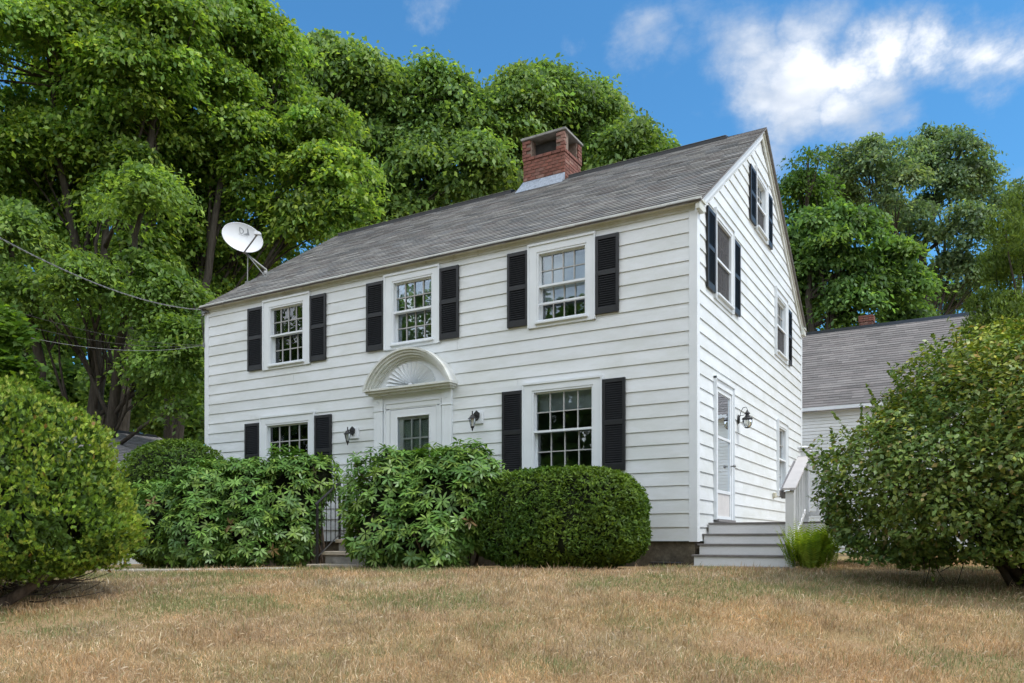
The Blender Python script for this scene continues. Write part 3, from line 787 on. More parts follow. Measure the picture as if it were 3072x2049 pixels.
# casing + storm door
m = MB(); m.box(-5.69, -5.585, 0, .055, b, 2.745, T=TF); m.box(-4.565, -4.47, 0, .055, b, 2.745, T=TF); m.box(-5.69, -4.47, 0, .055, 2.765, 2.87, T=TF)
m.box(-5.60, -4.55, 0, .045, 2.745, 2.765, T=TF); m.box(-5.70, -4.46, .0, .07, 2.85, 2.868, T=TF); m.box(-5.70, -5.672, 0, .07, b, 2.85, T=TF); m.box(-4.488, -4.46, 0, .07, b, 2.85, T=TF)
m.build('door_casing', M['trim'], door)
m = MB(); S0, S1 = -5.577, -4.573
m.box(S0, -5.426, .005, .05, .64, 2.735, T=TF); m.box(-4.705, S1, .005, .05, .64, 2.735, T=TF); m.box(-5.426, -4.705, .005, .05, 2.612, 2.735, T=TF); m.box(-5.426, -4.705, .005, .05, .64, .95, T=TF)
m.box(-5.436, -5.414, .05, .058, .94, 2.622, T=TF); m.box(-4.717, -4.695, .05, .058, .94, 2.622, T=TF); m.box(-5.414, -4.717, .05, .058, 2.60, 2.622, T=TF)
sdoor = m.build('storm_door', M['trim'], house, bevel=.002)
MB().box(-5.42, -4.71, .02, .024, .95, 2.612, T=TF).build('pane', M['clear'], sdoor)
MB().box(-4.665, -4.645, .05, .09, 1.55, 1.75, T=TF).build('handle', M['iron'], sdoor)
# inner door with lights
m = MB(); I0, I1 = -5.57, -4.58; wq = -.03
c0, c1, r0, r1 = -5.33, -4.78, 1.55, 2.56
m.box(I0, c0, wq - .02, wq + .02, .64, 2.72, T=TF); m.box(c1, I1, wq - .02, wq + .02, .64, 2.72, T=TF); m.box(c0, c1, wq - .02, wq + .02, r1, 2.72, T=TF); m.box(c0, c1, wq - .02, wq + .02, .64, r0, T=TF)
for i in (1, 2): u = c0 + (c1 - c0) * i / 3; m.box(u - .014, u + .014, wq - .018, wq + .018, r0, r1, T=TF)
for i in (1, 2): v = r0 + (r1 - r0) * i / 3; m.box(c0, c1, wq - .0178, wq + .0178, v - .014, v + .014, T=TF)
idoor = m.build('inner_door', M['trim'], house)
m = MB()
for i in range(int(1.0 / .03)):
    v = r0 + i * .03; k0 = len(m.v); m.v += [TF(c0 - .01, wq - .05, v), TF(c1 + .01, wq - .05, v), TF(c1 + .01, wq - .035, v + .027), TF(c0 - .01, wq - .035, v + .027)]; m.f.append((k0, k0 + 1, k0 + 2, k0 + 3))
m.build('blind', M['blind'], idoor)
pmw, pmh = (c1 - c0) / 3 - .028, (r1 - r0) / 3 - .028; pm = pane_mesh(pmw, pmh)
for i in range(3):
    for j in range(3):
        o = bpy.data.objects.new('pane', pm); COL.objects.link(o); o.parent = idoor
        p = TF(c0 + (c1 - c0) * (i + .5) / 3, wq, r0 + (r1 - r0) * (j + .5) / 3); o.location = (p[0] - HL[0], p[1] - HL[1], p[2])

# ---------------- side storm door on the gable
m = MB(); l, r, b, t = GDOOR
m.box(l, .93, 0, .045, b, t, T=TG); m.box(1.80, r, 0, .045, b, t, T=TG); m.box(.93, 1.80, 0, .045, 2.80, t, T=TG)
m.box(l - .004, l + .02, 0, .065, b, t, T=TG); m.box(r - .02, r + .004, 0, .065, b, t, T=TG); m.box(l - .004, r + .004, 0, .07, t - .03, t + .01, T=TG); m.box(.9, 1.83, 0, .055, 2.79, 2.82, T=TG)
gs = m.build('door_surround', M['trim'], house)
MB().box(.86, 1.87, -.1, .09, .70, .735, T=TG).build('threshold', M['greyplastic'], gs)
m = MB()
m.box(.935, 1.005, .0, .035, .745, 2.795, T=TG); m.box(1.725, 1.795, .0, .035, .745, 2.795, T=TG); m.box(1.005, 1.725, .0, .035, 2.72, 2.795, T=TG); m.box(1.005, 1.725, .0, .035, .745, .79, T=TG)
m.box(1.005, 1.725, .0, .035, 1.15, 1.20, T=TG); m.box(1.005, 1.725, .0, .035, 2.005, 2.045, T=TG)
gd = m.build('storm_door', M['trim'], house)
MB().box(1.005, 1.725, .008, .02, .79, 1.15, T=TG).build('kick_panel', M['kick'], gd)
MB().box(1.005, 1.725, .012, .016, 1.20, 2.005, T=TG).build('pane', M['glass'], gd)
MB().box(1.005, 1.725, .012, .016, 2.045, 2.72, T=TG).build('pane', M['glass'], gd)
m = MB(); m.tube([(.035, 1.755, 1.62), (.085, 1.755, 1.62)], .012, 8); m.lathe((.095, 1.755, 1.595), [(.0, 0), (.022, .01), (.028, .025), (.02, .045), (0, .05)], 10); m.build('handle', M['steel'], gd)
m = MB(); m.box(.98, 1.08, -.11, -.07, .74, 2.78, T=TG); m.box(1.66, 1.76, -.11, -.07, .74, 2.78, T=TG); m.box(1.08, 1.66, -.11, -.07, .74, 1.3, T=TG); m.box(1.08, 1.66, -.11, -.07, 2.68, 2.78, T=TG)
m.box(1.08, 1.66, -.105, -.075, 2.1, 2.13, T=TG); m.box(1.08, 1.66, -.105, -.075, 1.7, 1.73, T=TG); idr = m.build('inner_door', M['trim'], house)
m = MB()
for i in range(30):
    u0 = 1.06 + .62 * i / 30; u1 = 1.06 + .62 * (i + 1) / 30; k0 = len(m.v)
    m.v += [TG(u0, -.15 + .012 * math.sin(i * 2), 1.3), TG(u1, -.15 + .012 * math.sin(i * 2 + 2), 1.3), TG(u1, -.15 + .012 * math.sin(i * 2 + 2), 2.7), TG(u0, -.15 + .012 * math.sin(i * 2), 2.7)]; m.f.append((k0, k0 + 1, k0 + 2, k0 + 3))
m.build('curtain', M['curtain'], idr)
# small fittings
MB().box(4.98, 5.12, .018, .07, 1.26, 1.36, T=TG).build('outlet_box', mat_simple('aged_plastic', (.50, .48, .38), .5), house, bevel=.008)

# lantern mounting blocks
for (x0, x1, z0, z1) in ((-6.56, -6.335, 2.29, 2.50), (-3.83, -3.625, 2.365, 2.57)):
    MB().box(x0, x1, 0, .045, z0, z1, T=TF).build('mounting_block', M['trim'], house, bevel=.006)

# ---------------- wall lanterns
def front_lantern(x, z, label):
    t_ = thing('wall_lantern', (x, -.045, z), label, 'lantern', 'coach lanterns beside the front door')
    m = MB(); P = [(x - .05, z - .03), (x, z - .085), (x + .05, z - .03), (x + .05, z + .04), (x, z + .085), (x - .05, z + .04)]
    m.prism([TF(u, .047, v) for u, v in P], (0, -.03, 0)); m.build('backplate', M['iron'], t_)
    yl = -.19
    m = MB(); m.tube([(x, -.075, z), (x, -.12, z + .01), (x, -.16, z + .005), (x, yl, z + .0)], .009, 8)
    m.tube([(x, yl, z - .045), (x, yl, z + .06)], [.013, .010], 8); m.build('arm', M['iron'], t_)
    m = MB(); m.lathe((x, yl, z), [(.012, .0), (.03, -.012), (.052, -.05), (.075, -.062), (.078, -.072), (.05, -.07)], 6, True); m.build('roof_cap', M['iron'], t_)
    m = MB(); m.lathe((x, yl, z), [(.052, -.07), (.026, -.20)], 6, True); m.build('glass_panel', M['lampglass'], t_)
    m = MB()
    for k in range(6):
        a = 2 * math.pi * (k + .5) / 6; m.tube([(x + .056 * math.cos(a), yl + .056 * math.sin(a), z - .07), (x + .028 * math.cos(a), yl + .028 * math.sin(a), z - .20)], .004, 5)
    m.lathe((x, yl, z), [(.032, -.195), (.030, -.215), (.012, -.235), (.014, -.25), (.004, -.275)], 10); m.build('cage', M['iron'], t_)
    m = MB(); m.lathe((x, yl, z), [(.009, -.20), (.009, -.14), (.014, -.12), (.006, -.085)], 8); m.build('candle_bulb', M['blind'], t_)
front_lantern(-6.455, 2.43, 'black coach lantern left of the front door, nearer the lower left window')
front_lantern(-3.735, 2.50, 'black coach lantern right of the front door, nearer the lower right window')
t_ = thing('wall_lantern', (.02, 2.3, 2.5), 'round caged pewter lantern on the gable wall beside the side door', 'lantern')
yl, zl = 2.30, 2.40; xl = .17
m = MB(); m.lathe((0, 0, 0), [(.0, 0), (.055, .004), (.05, .018), (.03, .028)], 12)
m.v = [(.02 + z_, yl - .02 + x_, zl + .06 + y_ * 1.5) for x_, y_, z_ in m.v]; m.build('backplate', M['iron'], t_)
m = MB(); m.tube([(.04, yl - .01, zl + .06), (.06, yl, zl + .18), (.10, yl, zl + .255), (.15, yl, zl + .26), (.17, yl, zl + .225), (.165, yl, zl + .205)], .006, 8); m.tube([(.04, yl, zl + .12), (.12, yl, zl + .13)], .005, 6); m.build('arm', M['iron'], t_)
m = MB(); m.lathe((xl, yl, zl), [(.01, .21), (.015, .19), (.03, .175), (.048, .155), (.05, .145), (.028, .14)], 14); m.lathe((xl, yl, zl), [(.028, .14), (.04, .10), (.085, .072), (.092, .06), (.085, .05)], 14); m.build('roof_cap', M['iron'], t_)
m = MB(); m.lathe((xl, yl, zl), [(.072, .05), (.078, .02), (.068, -.04), (.035, -.085)], 16); m.build('glass_panel', M['lampglass'], t_, smooth=True)
m = MB()
for k in range(6):
    a = 2 * math.pi * k / 6; m.tube([(xl + rr_ * math.cos(a), yl + rr_ * math.sin(a), zl + zz) for rr_, zz in ((.078, .055), (.083, .02), (.073, -.042), (.038, -.09))], .0035, 5)
m.lathe((xl, yl, zl), [(.038, -.085), (.036, -.095), (.008, -.10)], 12); m.build('cage', M['iron'], t_)

# ---------------- satellite dish on the left end of the roof
dl = at(588, 638, 18.45); dl = Vector((-10.35, 1.50, ZE + SLOPE * 1.50 + .09))
bd = (dl - Vector((CX, CY, CZ))).dot(FW)
dish = thing('satellite_dish', tuple(dl), 'pale grey satellite dish with printed logo on struts at the left end of the roof', 'satellite dish')
rs = SLOPE
pt_top = at(563, 580, bd - .1)
m = MB(); m.tube([dl + V(0, 0, .0), dl + V(-.02, 0, .10), dl.lerp(pt_top, .85), pt_top, pt_top + V(0, 0, .12)], .026, 10); m.build('mast', M['steel'], dish)
m = MB(); m.box(dl.x - .11, dl.x + .11, dl.y - .13, dl.y + .13, 0, .008)
m.v = [(x_, y_, z_ + ZE + SLOPE * y_ + .085) for x_, y_, z_ in m.v]; m.lathe((dl.x, dl.y - .05, dl.z - .03), [(.05, 0), (.05, .05), (.03, .09)], 10); m.build('foot', M['steel'], dish)
for fx, fy in ((-10.62, 1.18), (-10.08, 1.22)):
    f_ = Vector((fx, fy, ZE + SLOPE * fy + .09)); m = MB(); m.tube([f_, dl.lerp(pt_top, .88)], .011, 8); m.box(fx - .04, fx + .04, fy - .03, fy + .03, f_.z - .02, f_.z + .012); m.build('strut', M['steel'], dish)
dc = at(557, 545, bd - .22)
tocam = (Vector((CX, CY, CZ)) - dc).normalized()
dn_ = (tocam + V(0, 0, .38) + RT * .10).normalized()
du = (RT - dn_ * RT.dot(dn_)).normalized(); dv_ = dn_.cross(du); 
if dv_.z < 0: dv_ = -dv_
roll = math.radians(-11); du, dv_ = du * math.cos(roll) + dv_ * math.sin(roll), dv_ * math.cos(roll) - du * math.sin(roll)
DA, DB = .435, .315
def dp(a, b, off=0):
    q = (a / DA) ** 2 + (b / DB) ** 2
    return dc + du * a + dv_ * b + dn_ * (.075 * (q - 1) + off)
m = MB(); nr_, na = 8, 40
for sgn, off in ((1, 0), (-1, -.012)):
    k0 = len(m.v); m.v.append(tuple(dp(0, 0, off)))
    for i in range(1, nr_ + 1):
        for j in range(na):
            t0 = 2 * math.pi * j / na; m.v.append(tuple(dp(DA * i / nr_ * math.cos(t0), DB * i / nr_ * math.sin(t0), off)))
    for j in range(na):
        f = (k0, k0 + 1 + j, k0 + 1 + (j + 1) % na); m.f.append(f if sgn > 0 else f[::-1])
        for i in range(nr_ - 1):
            q = k0 + 1 + i * na; f = (q + j, q + na + j, q + na + (j + 1) % na, q + (j + 1) % na); m.f.append(f if sgn > 0 else f[::-1])
rim = [dp(DA * math.cos(2 * math.pi * j / na), DB * math.sin(2 * math.pi * j / na), -.006) for j in range(na + 1)]
m.tube(rim, .010, 6, cap=False); m.build('reflector', M['dish'], dish, smooth=True)
m = MB(); m.box(-.05, .05, -.05, .05, -.07, .07)
m.v = [tuple(dc - dn_ * .17 + du * x_ + dv_ * (y_ - .1) + dn_ * z_) for x_, y_, z_ in m.v]; m.tube([dc - dn_ * .16 - dv_ * .12, pt_top + V(0, 0, .06)], .03, 8); m.build('mounting_bracket', M['steel'], dish)
a0 = dp(.10, -.31, -.02); a1 = dc + du * .205 + dv_ * .02 + dn_ * .34
a1 = dc + (at(591, 538, bd - .45) - dc)
m = MB(); m.tube([a0 - dn_ * .05, a0, a1], .019, 8); m.build('feed_arm', M['greyplastic'], dish)
m = MB(); m.box(-.065, .055, -.03, .035, -.05, .05); m.box(-.075, -.045, -.03, .05, .03, .075); m.box(.05, .075, -.03, .02, -.04, .04)
m.v = [tuple(a1 + RT * x_ + V(0, 0, 1) * (y_ + .015) + FW * z_) for x_, y_, z_ in m.v]; m.build('receiver_head', M['dish'], dish, bevel=.006)
def on_dish(poly): return [dp(a, b, .006) for a, b in poly]
m = MB()
def flatpoly(poly):
    k0 = len(m.v); m.v += [tuple(p) for p in on_dish(poly)]; m.f.append(tuple(range(k0, k0 + len(poly))))
ox, oy = -.115, .10
# D: outline of two nested shapes
Do = [(0, .115), (.03, .118), (.07, .11), (.105, .085), (.118, .05), (.10, .02), (.075, .0), (.04, -.0)]
Di = [(.018, .10), (.045, .102), (.072, .092), (.092, .07), (.100, .05), (.088, .028), (.068, .012), (.05, .012)]
for i in range(8):
    j = (i + 1) % 8; flatpoly([(ox + Do[i][0], oy + Do[i][1]), (ox + Do[j][0], oy + Do[j][1]), (ox + Di[j][0], oy + Di[j][1]), (ox + Di[i][0], oy + Di[i][1])])
flatpoly([(ox + .165, oy + .14), (ox + .185, oy + .145), (ox + .245, oy + .02), (ox + .215, oy + .015), (ox + .11, oy + .0), (ox + .15, oy + .03), (ox + .185, oy + .05), (ox + .18, oy + .10)])
m.build('logo_mark', M['mark'], dish)
fc = bpy.data.curves.new('t', 'FONT'); fc.body = 'DIRECTV'; fc.size = .036; fc.space_character = 1.5; fo_ = bpy.data.objects.new('t', fc); COL.objects.link(fo_)
bpy.context.view_layer.update()
me = bpy.data.meshes.new_from_object(fo_.evaluated_get(bpy.context.evaluated_depsgraph_get())); bpy.data.objects.remove(fo_)
for v in me.vertices:
    p = dp(v.co.x + ox + .02, v.co.y + oy - .038, .007) - dl; v.co = p
me.materials.append(M['mark']); me.name = 'logo_lettering'; o = bpy.data.objects.new('logo_lettering', me); COL.objects.link(o); o.parent = dish

# ---------------- overhead service wires on the left corner
def catenary(a, b, sag, n=24):
    return [a.lerp(b, i / n) - V(0, 0, sag * 4 * (i / n) * (1 - i / n)) for i in range(n + 1)]
at0 = V(-W_ - .03, -.04, 5.27)
e1 = at(-160, 455, 9.0)
cab = thing('service_cable', tuple(at0), 'thick twisted service cable running from the left eave corner up to the left', 'power cable')
c_ = catenary(at0, e1, .28, 40)
m = MB()
for ph in (0, math.pi):
    pts = []
    for i in range(len(c_) * 5 - 5):
        k, fr_ = divmod(i, 5); p = c_[k].lerp(c_[k + 1], fr_ / 5); a = i * .9 + ph; pts.append(p + V(0, math.cos(a), math.sin(a)) * .007)
    m.tube(pts, .006, 5)
m.build('wire', M['cable'], cab)
m = MB(); m.box(at0.x - .02, at0.x + .10, -.075, -.025, 5.18, 5.27); m.tube([at0, at0 + V(.08, -.02, -.03), at0 + V(.16, .0, -.08)], .022, 8); m.build('anchor_clamp', M['steel'], cab)
m = MB(); m.tube([at0 + V(-.02, 0, 0), at0 + V(.02, -.03, -.12), at0 + V(-.01, 0, -.3), at0 + V(-.04, .02, -.42), at0 + V(-.01, .02, -.7)], .011, 6)
m.tube([at0 + V(.0, 0, 0), at0 + V(-.04, -.03, -.16), at0 + V(-.05, 0, -.3), at0 + V(-.02, .02, -.5)], .008, 6); m.build('drip_loop', M['darkcable'], cab)
at1 = V(-W_ - .03, .0, 4.54)
MB().box(at1.x - .02, at1.x + .02, -.045, -.02, 4.49, 4.58).build('wire_anchor', M['steel'], house)
for i, (py, sg, lb) in enumerate(((655, .10, 'thin dark telephone wire, uppermost of the three below the service cable'), (690, .13, 'thin telephone wire, middle of the three below the service cable'), (722, .16, 'thin pale telephone wire, lowest of the three below the service cable'))):
    m = MB(); m.tube(catenary(at1, at(-140, py, 10), sg + .1), .0042, 5); ob = m.build('telephone_wire', M['cable'] if i == 2 else M['darkcable'], o=tuple(at1)); ob.location = at1
    tag(ob, lb, 'wire', 'telephone wires at the left corner')

# ---------------- side stairs and deck
st = thing('deck_stairs', (.65, .1, .05), 'white wooden stairs with grey treads and white railing beside the gable door', 'stairs')
SX0, SX1 = .035, 1.30
TR = [(-.228, .206), (.035, .361), (.255, .508), (.492, .675)]
for i, (y, z) in enumerate(TR):
    y1 = TR[i + 1][0] + .03 if i < 3 else .62
    MB().box(SX0 - (.03 if i < 3 else 0), SX1, y - .02, y1, z - .026, z).build('tread', M['tread'], st, bevel=.003)
    zb = TR[i - 1][1] + .001 if i else -.05
    MB().box(SX0 - (.0), SX1 - .01, y + .003, y + .022, zb, z - .027).build('riser', M['riser'], st)
for i in range(14):
    y0 = .625 + i * .145; MB().box(SX0, 2.7, y0, y0 + .139, .649, .675).build('deck_board', M['tread'], st)
m = MB(); m.box(1.30, 2.7, .62, .65, .45, .648); m.box(2.67, 2.70, .65, 2.65, .45, .648)
for (x_, y_) in ((1.33, .65), (2.6, 2.5)): m.box(x_, x_ + .09, y_ + .001, y_ + .09, -.1, .447)
m.build('deck_frame', M['rail'], st)
MB().box(SX0 - .05, SX1 + .05, -.5, -.21, g1(.6, -.4) - .05, .052).build('base_slab', M['slab'], st)
m = MB(); NX0, NX1 = 1.302, 1.412
MB().box(NX0, NX1, -.30, -.19, -.1, 1.065).build('newel_post', M['rail'], st, bevel=.004)
MB().box(NX0, NX1, .75, .86, .3, 1.70).build('newel_post', M['rail'], st, bevel=.004)
m = MB(); cxp, cyp = (NX0 + NX1) / 2, .805
for (h, z0, z1) in ((.075, 1.70, 1.72), (.066, 1.72, 1.735), (.088, 1.735, 1.755)): m.box(cxp - h, cxp + h, cyp - h, cyp + h, z0, z1)
k0 = len(m.v); m.v += [(cxp - .088, cyp - .088, 1.7551), (cxp + .088, cyp - .088, 1.7551), (cxp + .088, cyp + .088, 1.7551), (cxp - .088, cyp + .088, 1.7551), (cxp, cyp, 1.785)]; m.f += [(k0, k0 + 1, k0 + 4), (k0 + 1, k0 + 2, k0 + 4), (k0 + 2, k0 + 3, k0 + 4), (k0 + 3, k0, k0 + 4)]
m.build('post_cap', M['rail'], st)
def slope_box(mb, x0, x1, y0, y1, z0, z1, th): mb.hexa([(x0, y0, z0), (x1, y0, z0), (x1, y1, z1), (x0, y1, z1), (x0, y0, z0 + th), (x1, y0, z0 + th), (x1, y1, z1 + th), (x0, y1, z1 + th)])
m = MB(); slope_box(m, NX0 - .028, NX1 + .028, -.34, .748, 1.075, 1.60, .03); m.build('handrail', M['railcap'], st)
m = MB(); slope_box(m, NX0 + .03, NX1 - .03, -.188, .748, 1.00, 1.50, .07); m.build('top_rail', M['rail'], st)
m = MB(); slope_box(m, NX0 + .03, NX1 - .03, -.188, .748, .30, .80, .06); m.build('bottom_rail', M['rail'], st)
for i in range(7):
    y = -.07 + i * .117; zt = 1.00 + .5 * (y + .188) / .936; zb = .36 + .5 * (y + .188) / .936
    MB().box(cxp - .018, cxp + .018, y - .018, y + .018, zb - .01, zt + .012).build('baluster', M['rail'], st)
# second (grab) rail on brackets inside
m = MB(); slope_box(m, NX0 - .075, NX0 - .05, -.30, .66, .985, 1.47, .09); m.box(NX0 - .06, NX0 - .001, -.27, -.235, .97, 1.06); m.build('grab_rail', M['greyplastic'], st)
# level railing along the deck front to the right
m = MB(); m.box(NX1, 2.6, .76, .85, 1.60, 1.63); m.build('handrail', M['railcap'], st)
m = MB(); m.box(NX1, 2.6, .785, .825, 1.53, 1.599); m.box(NX1, 2.6, .785, .825, .76, .82); m.build('level_rail', M['rail'], st)
for i in range(9):
    x = NX1 + .12 + i * .125; MB().box(x - .018, x + .018, .79, .82, .821, 1.529).build('baluster', M['rail'], st)
MB().box(2.6, 2.71, .75, .86, .3, 1.72).build('newel_post', M['rail'], st)

# ---------------- front steps and iron railing
fs = thing('front_steps', (-5.1, -1.0, 0), 'pale stone front steps between the two rhododendrons', 'steps')
for i, (y, z) in enumerate(((-1.68, .02), (-1.33, .228), (-1.0, .43))):
    y1 = (-1.33 + .03, -1.0 + .03, -.02)[i]
    MB().box(-5.99, -4.2, y - .03, y1, z - .06, z).build('tread', M['copper'], fs, bevel=.006)
    MB().box(-5.94, -4.25, y + .01, y1, -.4 if i == 0 else (.02, .228)[i - 1] + .001, z - .061).build('riser', M['slab'], fs)
MB().box(-5.6, -4.55, -.3, -.03, .431, .60).build('sill_step', M['copper'], fs)
rl = thing('iron_railing', (-5.97, -1.3, 0), 'black wrought iron handrail on the left side of the front steps', 'railing')
xr = -5.93
for (y, z0, z1) in ((-1.52, -.1, 1.03), (-.98, .40, 1.40), (-.12, .40, 1.40)): MB().box(xr - .016, xr + .016, y - .016, y + .016, z0, z1).build('post', M['iron'], rl)
m = MB(); m.tube([(xr, -1.56, 1.0), (xr, -1.52, 1.03), (xr, -.98, 1.405), (xr, -.12, 1.405)], .02, 8); m.build('top_rail', M['iron'], rl)
m = MB(); m.tube([(xr, -1.52, .13), (xr, -.98, .52), (xr, -.12, .52)], .012, 6); m.build('bottom_rail', M['iron'], rl)
for i in range(4):
    y = -1.52 + .54 * (i + 1) / 5; k = (y + 1.52) / .54; MB().tube([(xr, y, .13 + .39 * k), (xr, y, 1.03 + .375 * k)], .0075, 6).build('baluster', M['iron'], rl)
for i in range(7):
    y = -.98 + .86 * (i + 1) / 8; MB().tube([(xr, y, .52), (xr, y, 1.405)], .0075, 6).build('baluster', M['iron'], rl)

# dark tray-like vent at the foot of the foundation
m = MB(); x0 = -.62; zt = g1(-.4, -.2)
m.box(x0, -.22, -.16, .0, zt - .02, zt + .045); m.box(x0 - .02, -.20, -.19, .01, zt + .045, zt + .06)
ob = m.build('basement_vent_cover', M['greyplastic'], o=(-.4, -.1, zt)); ob.location = (-.4, -.1, zt)
ob.data.materials[0] = mat_simple('slate_plastic', (.035, .04, .05), .4); tag(ob, 'dark slate coloured cover on the ground at the foundation near the house corner', 'vent cover')

# ------------------------------------------------------------------ barn-like building behind on the right
bn = thing('rear_building', (4, 17.6, 0), 'long building behind on the right with brown grey shingle roof and white siding', 'building')
by0, byr, bz0, bzr = 13.96, 17.65, 4.36, 7.50; bx0, bx1 = -3.5, 13.0
bs = (bzr - bz0) / (byr - by0)
m = MB(); m.box(bx0, bx1, by0 + .02, 2 * byr - by0, -.3, bz0 - .02); 
for x0 in (bx0, bx1 - .15): m.prism([(x0, by0 + .02, bz0 - .019), (x0, 2 * byr - by0, bz0 - .019), (x0, byr, bzr - .1)], (.15, 0, 0))
m.build('wall', M['siding'], bn)
for k in range(42):
    z = .2 + k * .1; 
    if z + .1 > 4.12: break
    x0_ = bx0 + .1; TB = lambda u, w_, v: (u, by0 - w_, v)
    board(TB, x0_, bx1 - .1, z, z + .1, z, z + .1).build('siding_board', M['siding'], bn)
m = MB(); m.box(bx0, bx1, by0 - .04, by0 - .002, 4.10, 4.28); m.box(bx0 - .1, bx1 + .1, by0 - .16, by0 - .0, 4.28, 4.36); m.box(bx0 - .1, bx1 + .1, by0 - .2, by0 - .16, 4.24, 4.38); m.build('fascia', M['trim'], bn)
ln = math.hypot(byr - by0 + .22, (byr - by0 + .22) * bs)
SC2 = [(.175, .17, .166), (.19, .183, .178), (.16, .155, .152), (.185, .176, .172)]
shingles('roof_shingles', M['shingle2'], bn, (bx0 - .15, by0 - .22, bz0 - .22 * bs + .06), (1, 0, 0), (0, 1, bs), bx1 - bx0 + .3, ln, .145, .36, SC2, th=.012, jit=.07)
shingles('roof_shingles', M['shingle2'], bn, (bx0 - .15, 2 * byr - by0 + .22, bz0 - .22 * bs + .06), (1, 0, 0), (0, -1, bs), bx1 - bx0 + .3, ln, .5, 1.2, SC2)
m = MB(); m.prism([(bx0 - .16, byr - .15, bzr - .03), (bx0 - .16, byr, bzr + .12), (bx0 - .16, byr + .15, bzr - .03), (bx0 - .16, byr, bzr + .08)], (bx1 - bx0 + .32, 0, 0)); m.build('ridge_cap', M['shutter'], bn)
bc = at(1989, 745, 0); tt = (byr + .9 - CY)
cxb = 0.0
# small chimney behind the ridge
def on_y(px, py, Y):
    d = FW + RT * ((px - 1175.5) / 1833.5); t0 = (Y - CY) / d.y; return CX + d.x * t0, CZ + (1242 - py) / 1833.5 * t0
xa, zt = on_y(1973, 727, byr + .5); xb, _ = on_y(2003, 727, byr + .5)
m = MB(); m.box(xa, xb, byr + .5, byr + .95, 5.5, zt - .14); bch = m.build('chimney', M['mortar'], bn)
z = zt - 1.2
while z < zt - .03:
    pr = .03 if z > zt - .24 else 0
    n_ = 3
    for i in range(n_):
        a = xa - pr + (xb - xa + 2 * pr) * i / n_
        o = MB().box(a + .004, a + (xb - xa + 2 * pr) / n_ - .004, byr + .485 - pr, byr + .55, z, z + .06).build('brick', M['brick'], bch)
    for i in range(2):
        y0 = byr + .552 + i * .2; MB().box(xb - .05, xb + .012 + pr, y0, y0 + .19, z, z + .06).build('brick', M['brick'], bch)
    z += .072
# ------------------------------------------------------------------ garage on the left
ga = thing('garage', (-17.3, 1, 0), 'low building with pale grey shingle roof behind the bushes on the left', 'garage')
gx0, gxr, gx1, gy0, gy1, gze, gzr = -19.65, -17.3, -14.95, -3.2, 3.82, 2.36, 3.42
gs_ = (gzr - gze) / (gx1 - gxr)
m = MB(); m.box(gx0 + .2, gx1 - .2, gy0 + .1, gy1 - .1, -.6, gze + .0)
for y0 in (gy0 + .1, gy1 - .25): m.prism([(gx0 + .2, y0, gze + .001), (gx1 - .2, y0, gze + .001), (gxr, y0, gzr - .12)], (0, .15, 0))
m.build('wall', M['siding'], ga)
m = MB(); m.box(gx1 - .03, gx1, gy0, gy1, gze - .12, gze + .03); m.build('fascia', M['trim'], ga)
gl_len = math.hypot(gx1 - gxr, gzr - gze)
SC3 = [(.28, .265, .275), (.30, .285, .295), (.26, .25, .26)]
shingles('roof_shingles', M['shingle'], ga, (gx1, gy0, gze + .02), (0, 1, 0), (-1, 0, gs_), gy1 - gy0, gl_len, .14, .32, SC3, jit=.06)
shingles('roof_shingles', M['shingle'], ga, (gx0, gy0, gze + .02), (0, 1, 0), (1, 0, gs_), gy1 - gy0, gl_len, .4, .9, SC3, jit=.06)
m = MB(); m.prism([(gxr - .14, gy0, gzr - .03), (gxr, gy0, gzr + .09), (gxr + .14, gy0, gzr - .03), (gxr, gy0, gzr + .02)], (0, gy1 - gy0 - .1, 0)); m.build('ridge_cap', M['shutter'], ga)

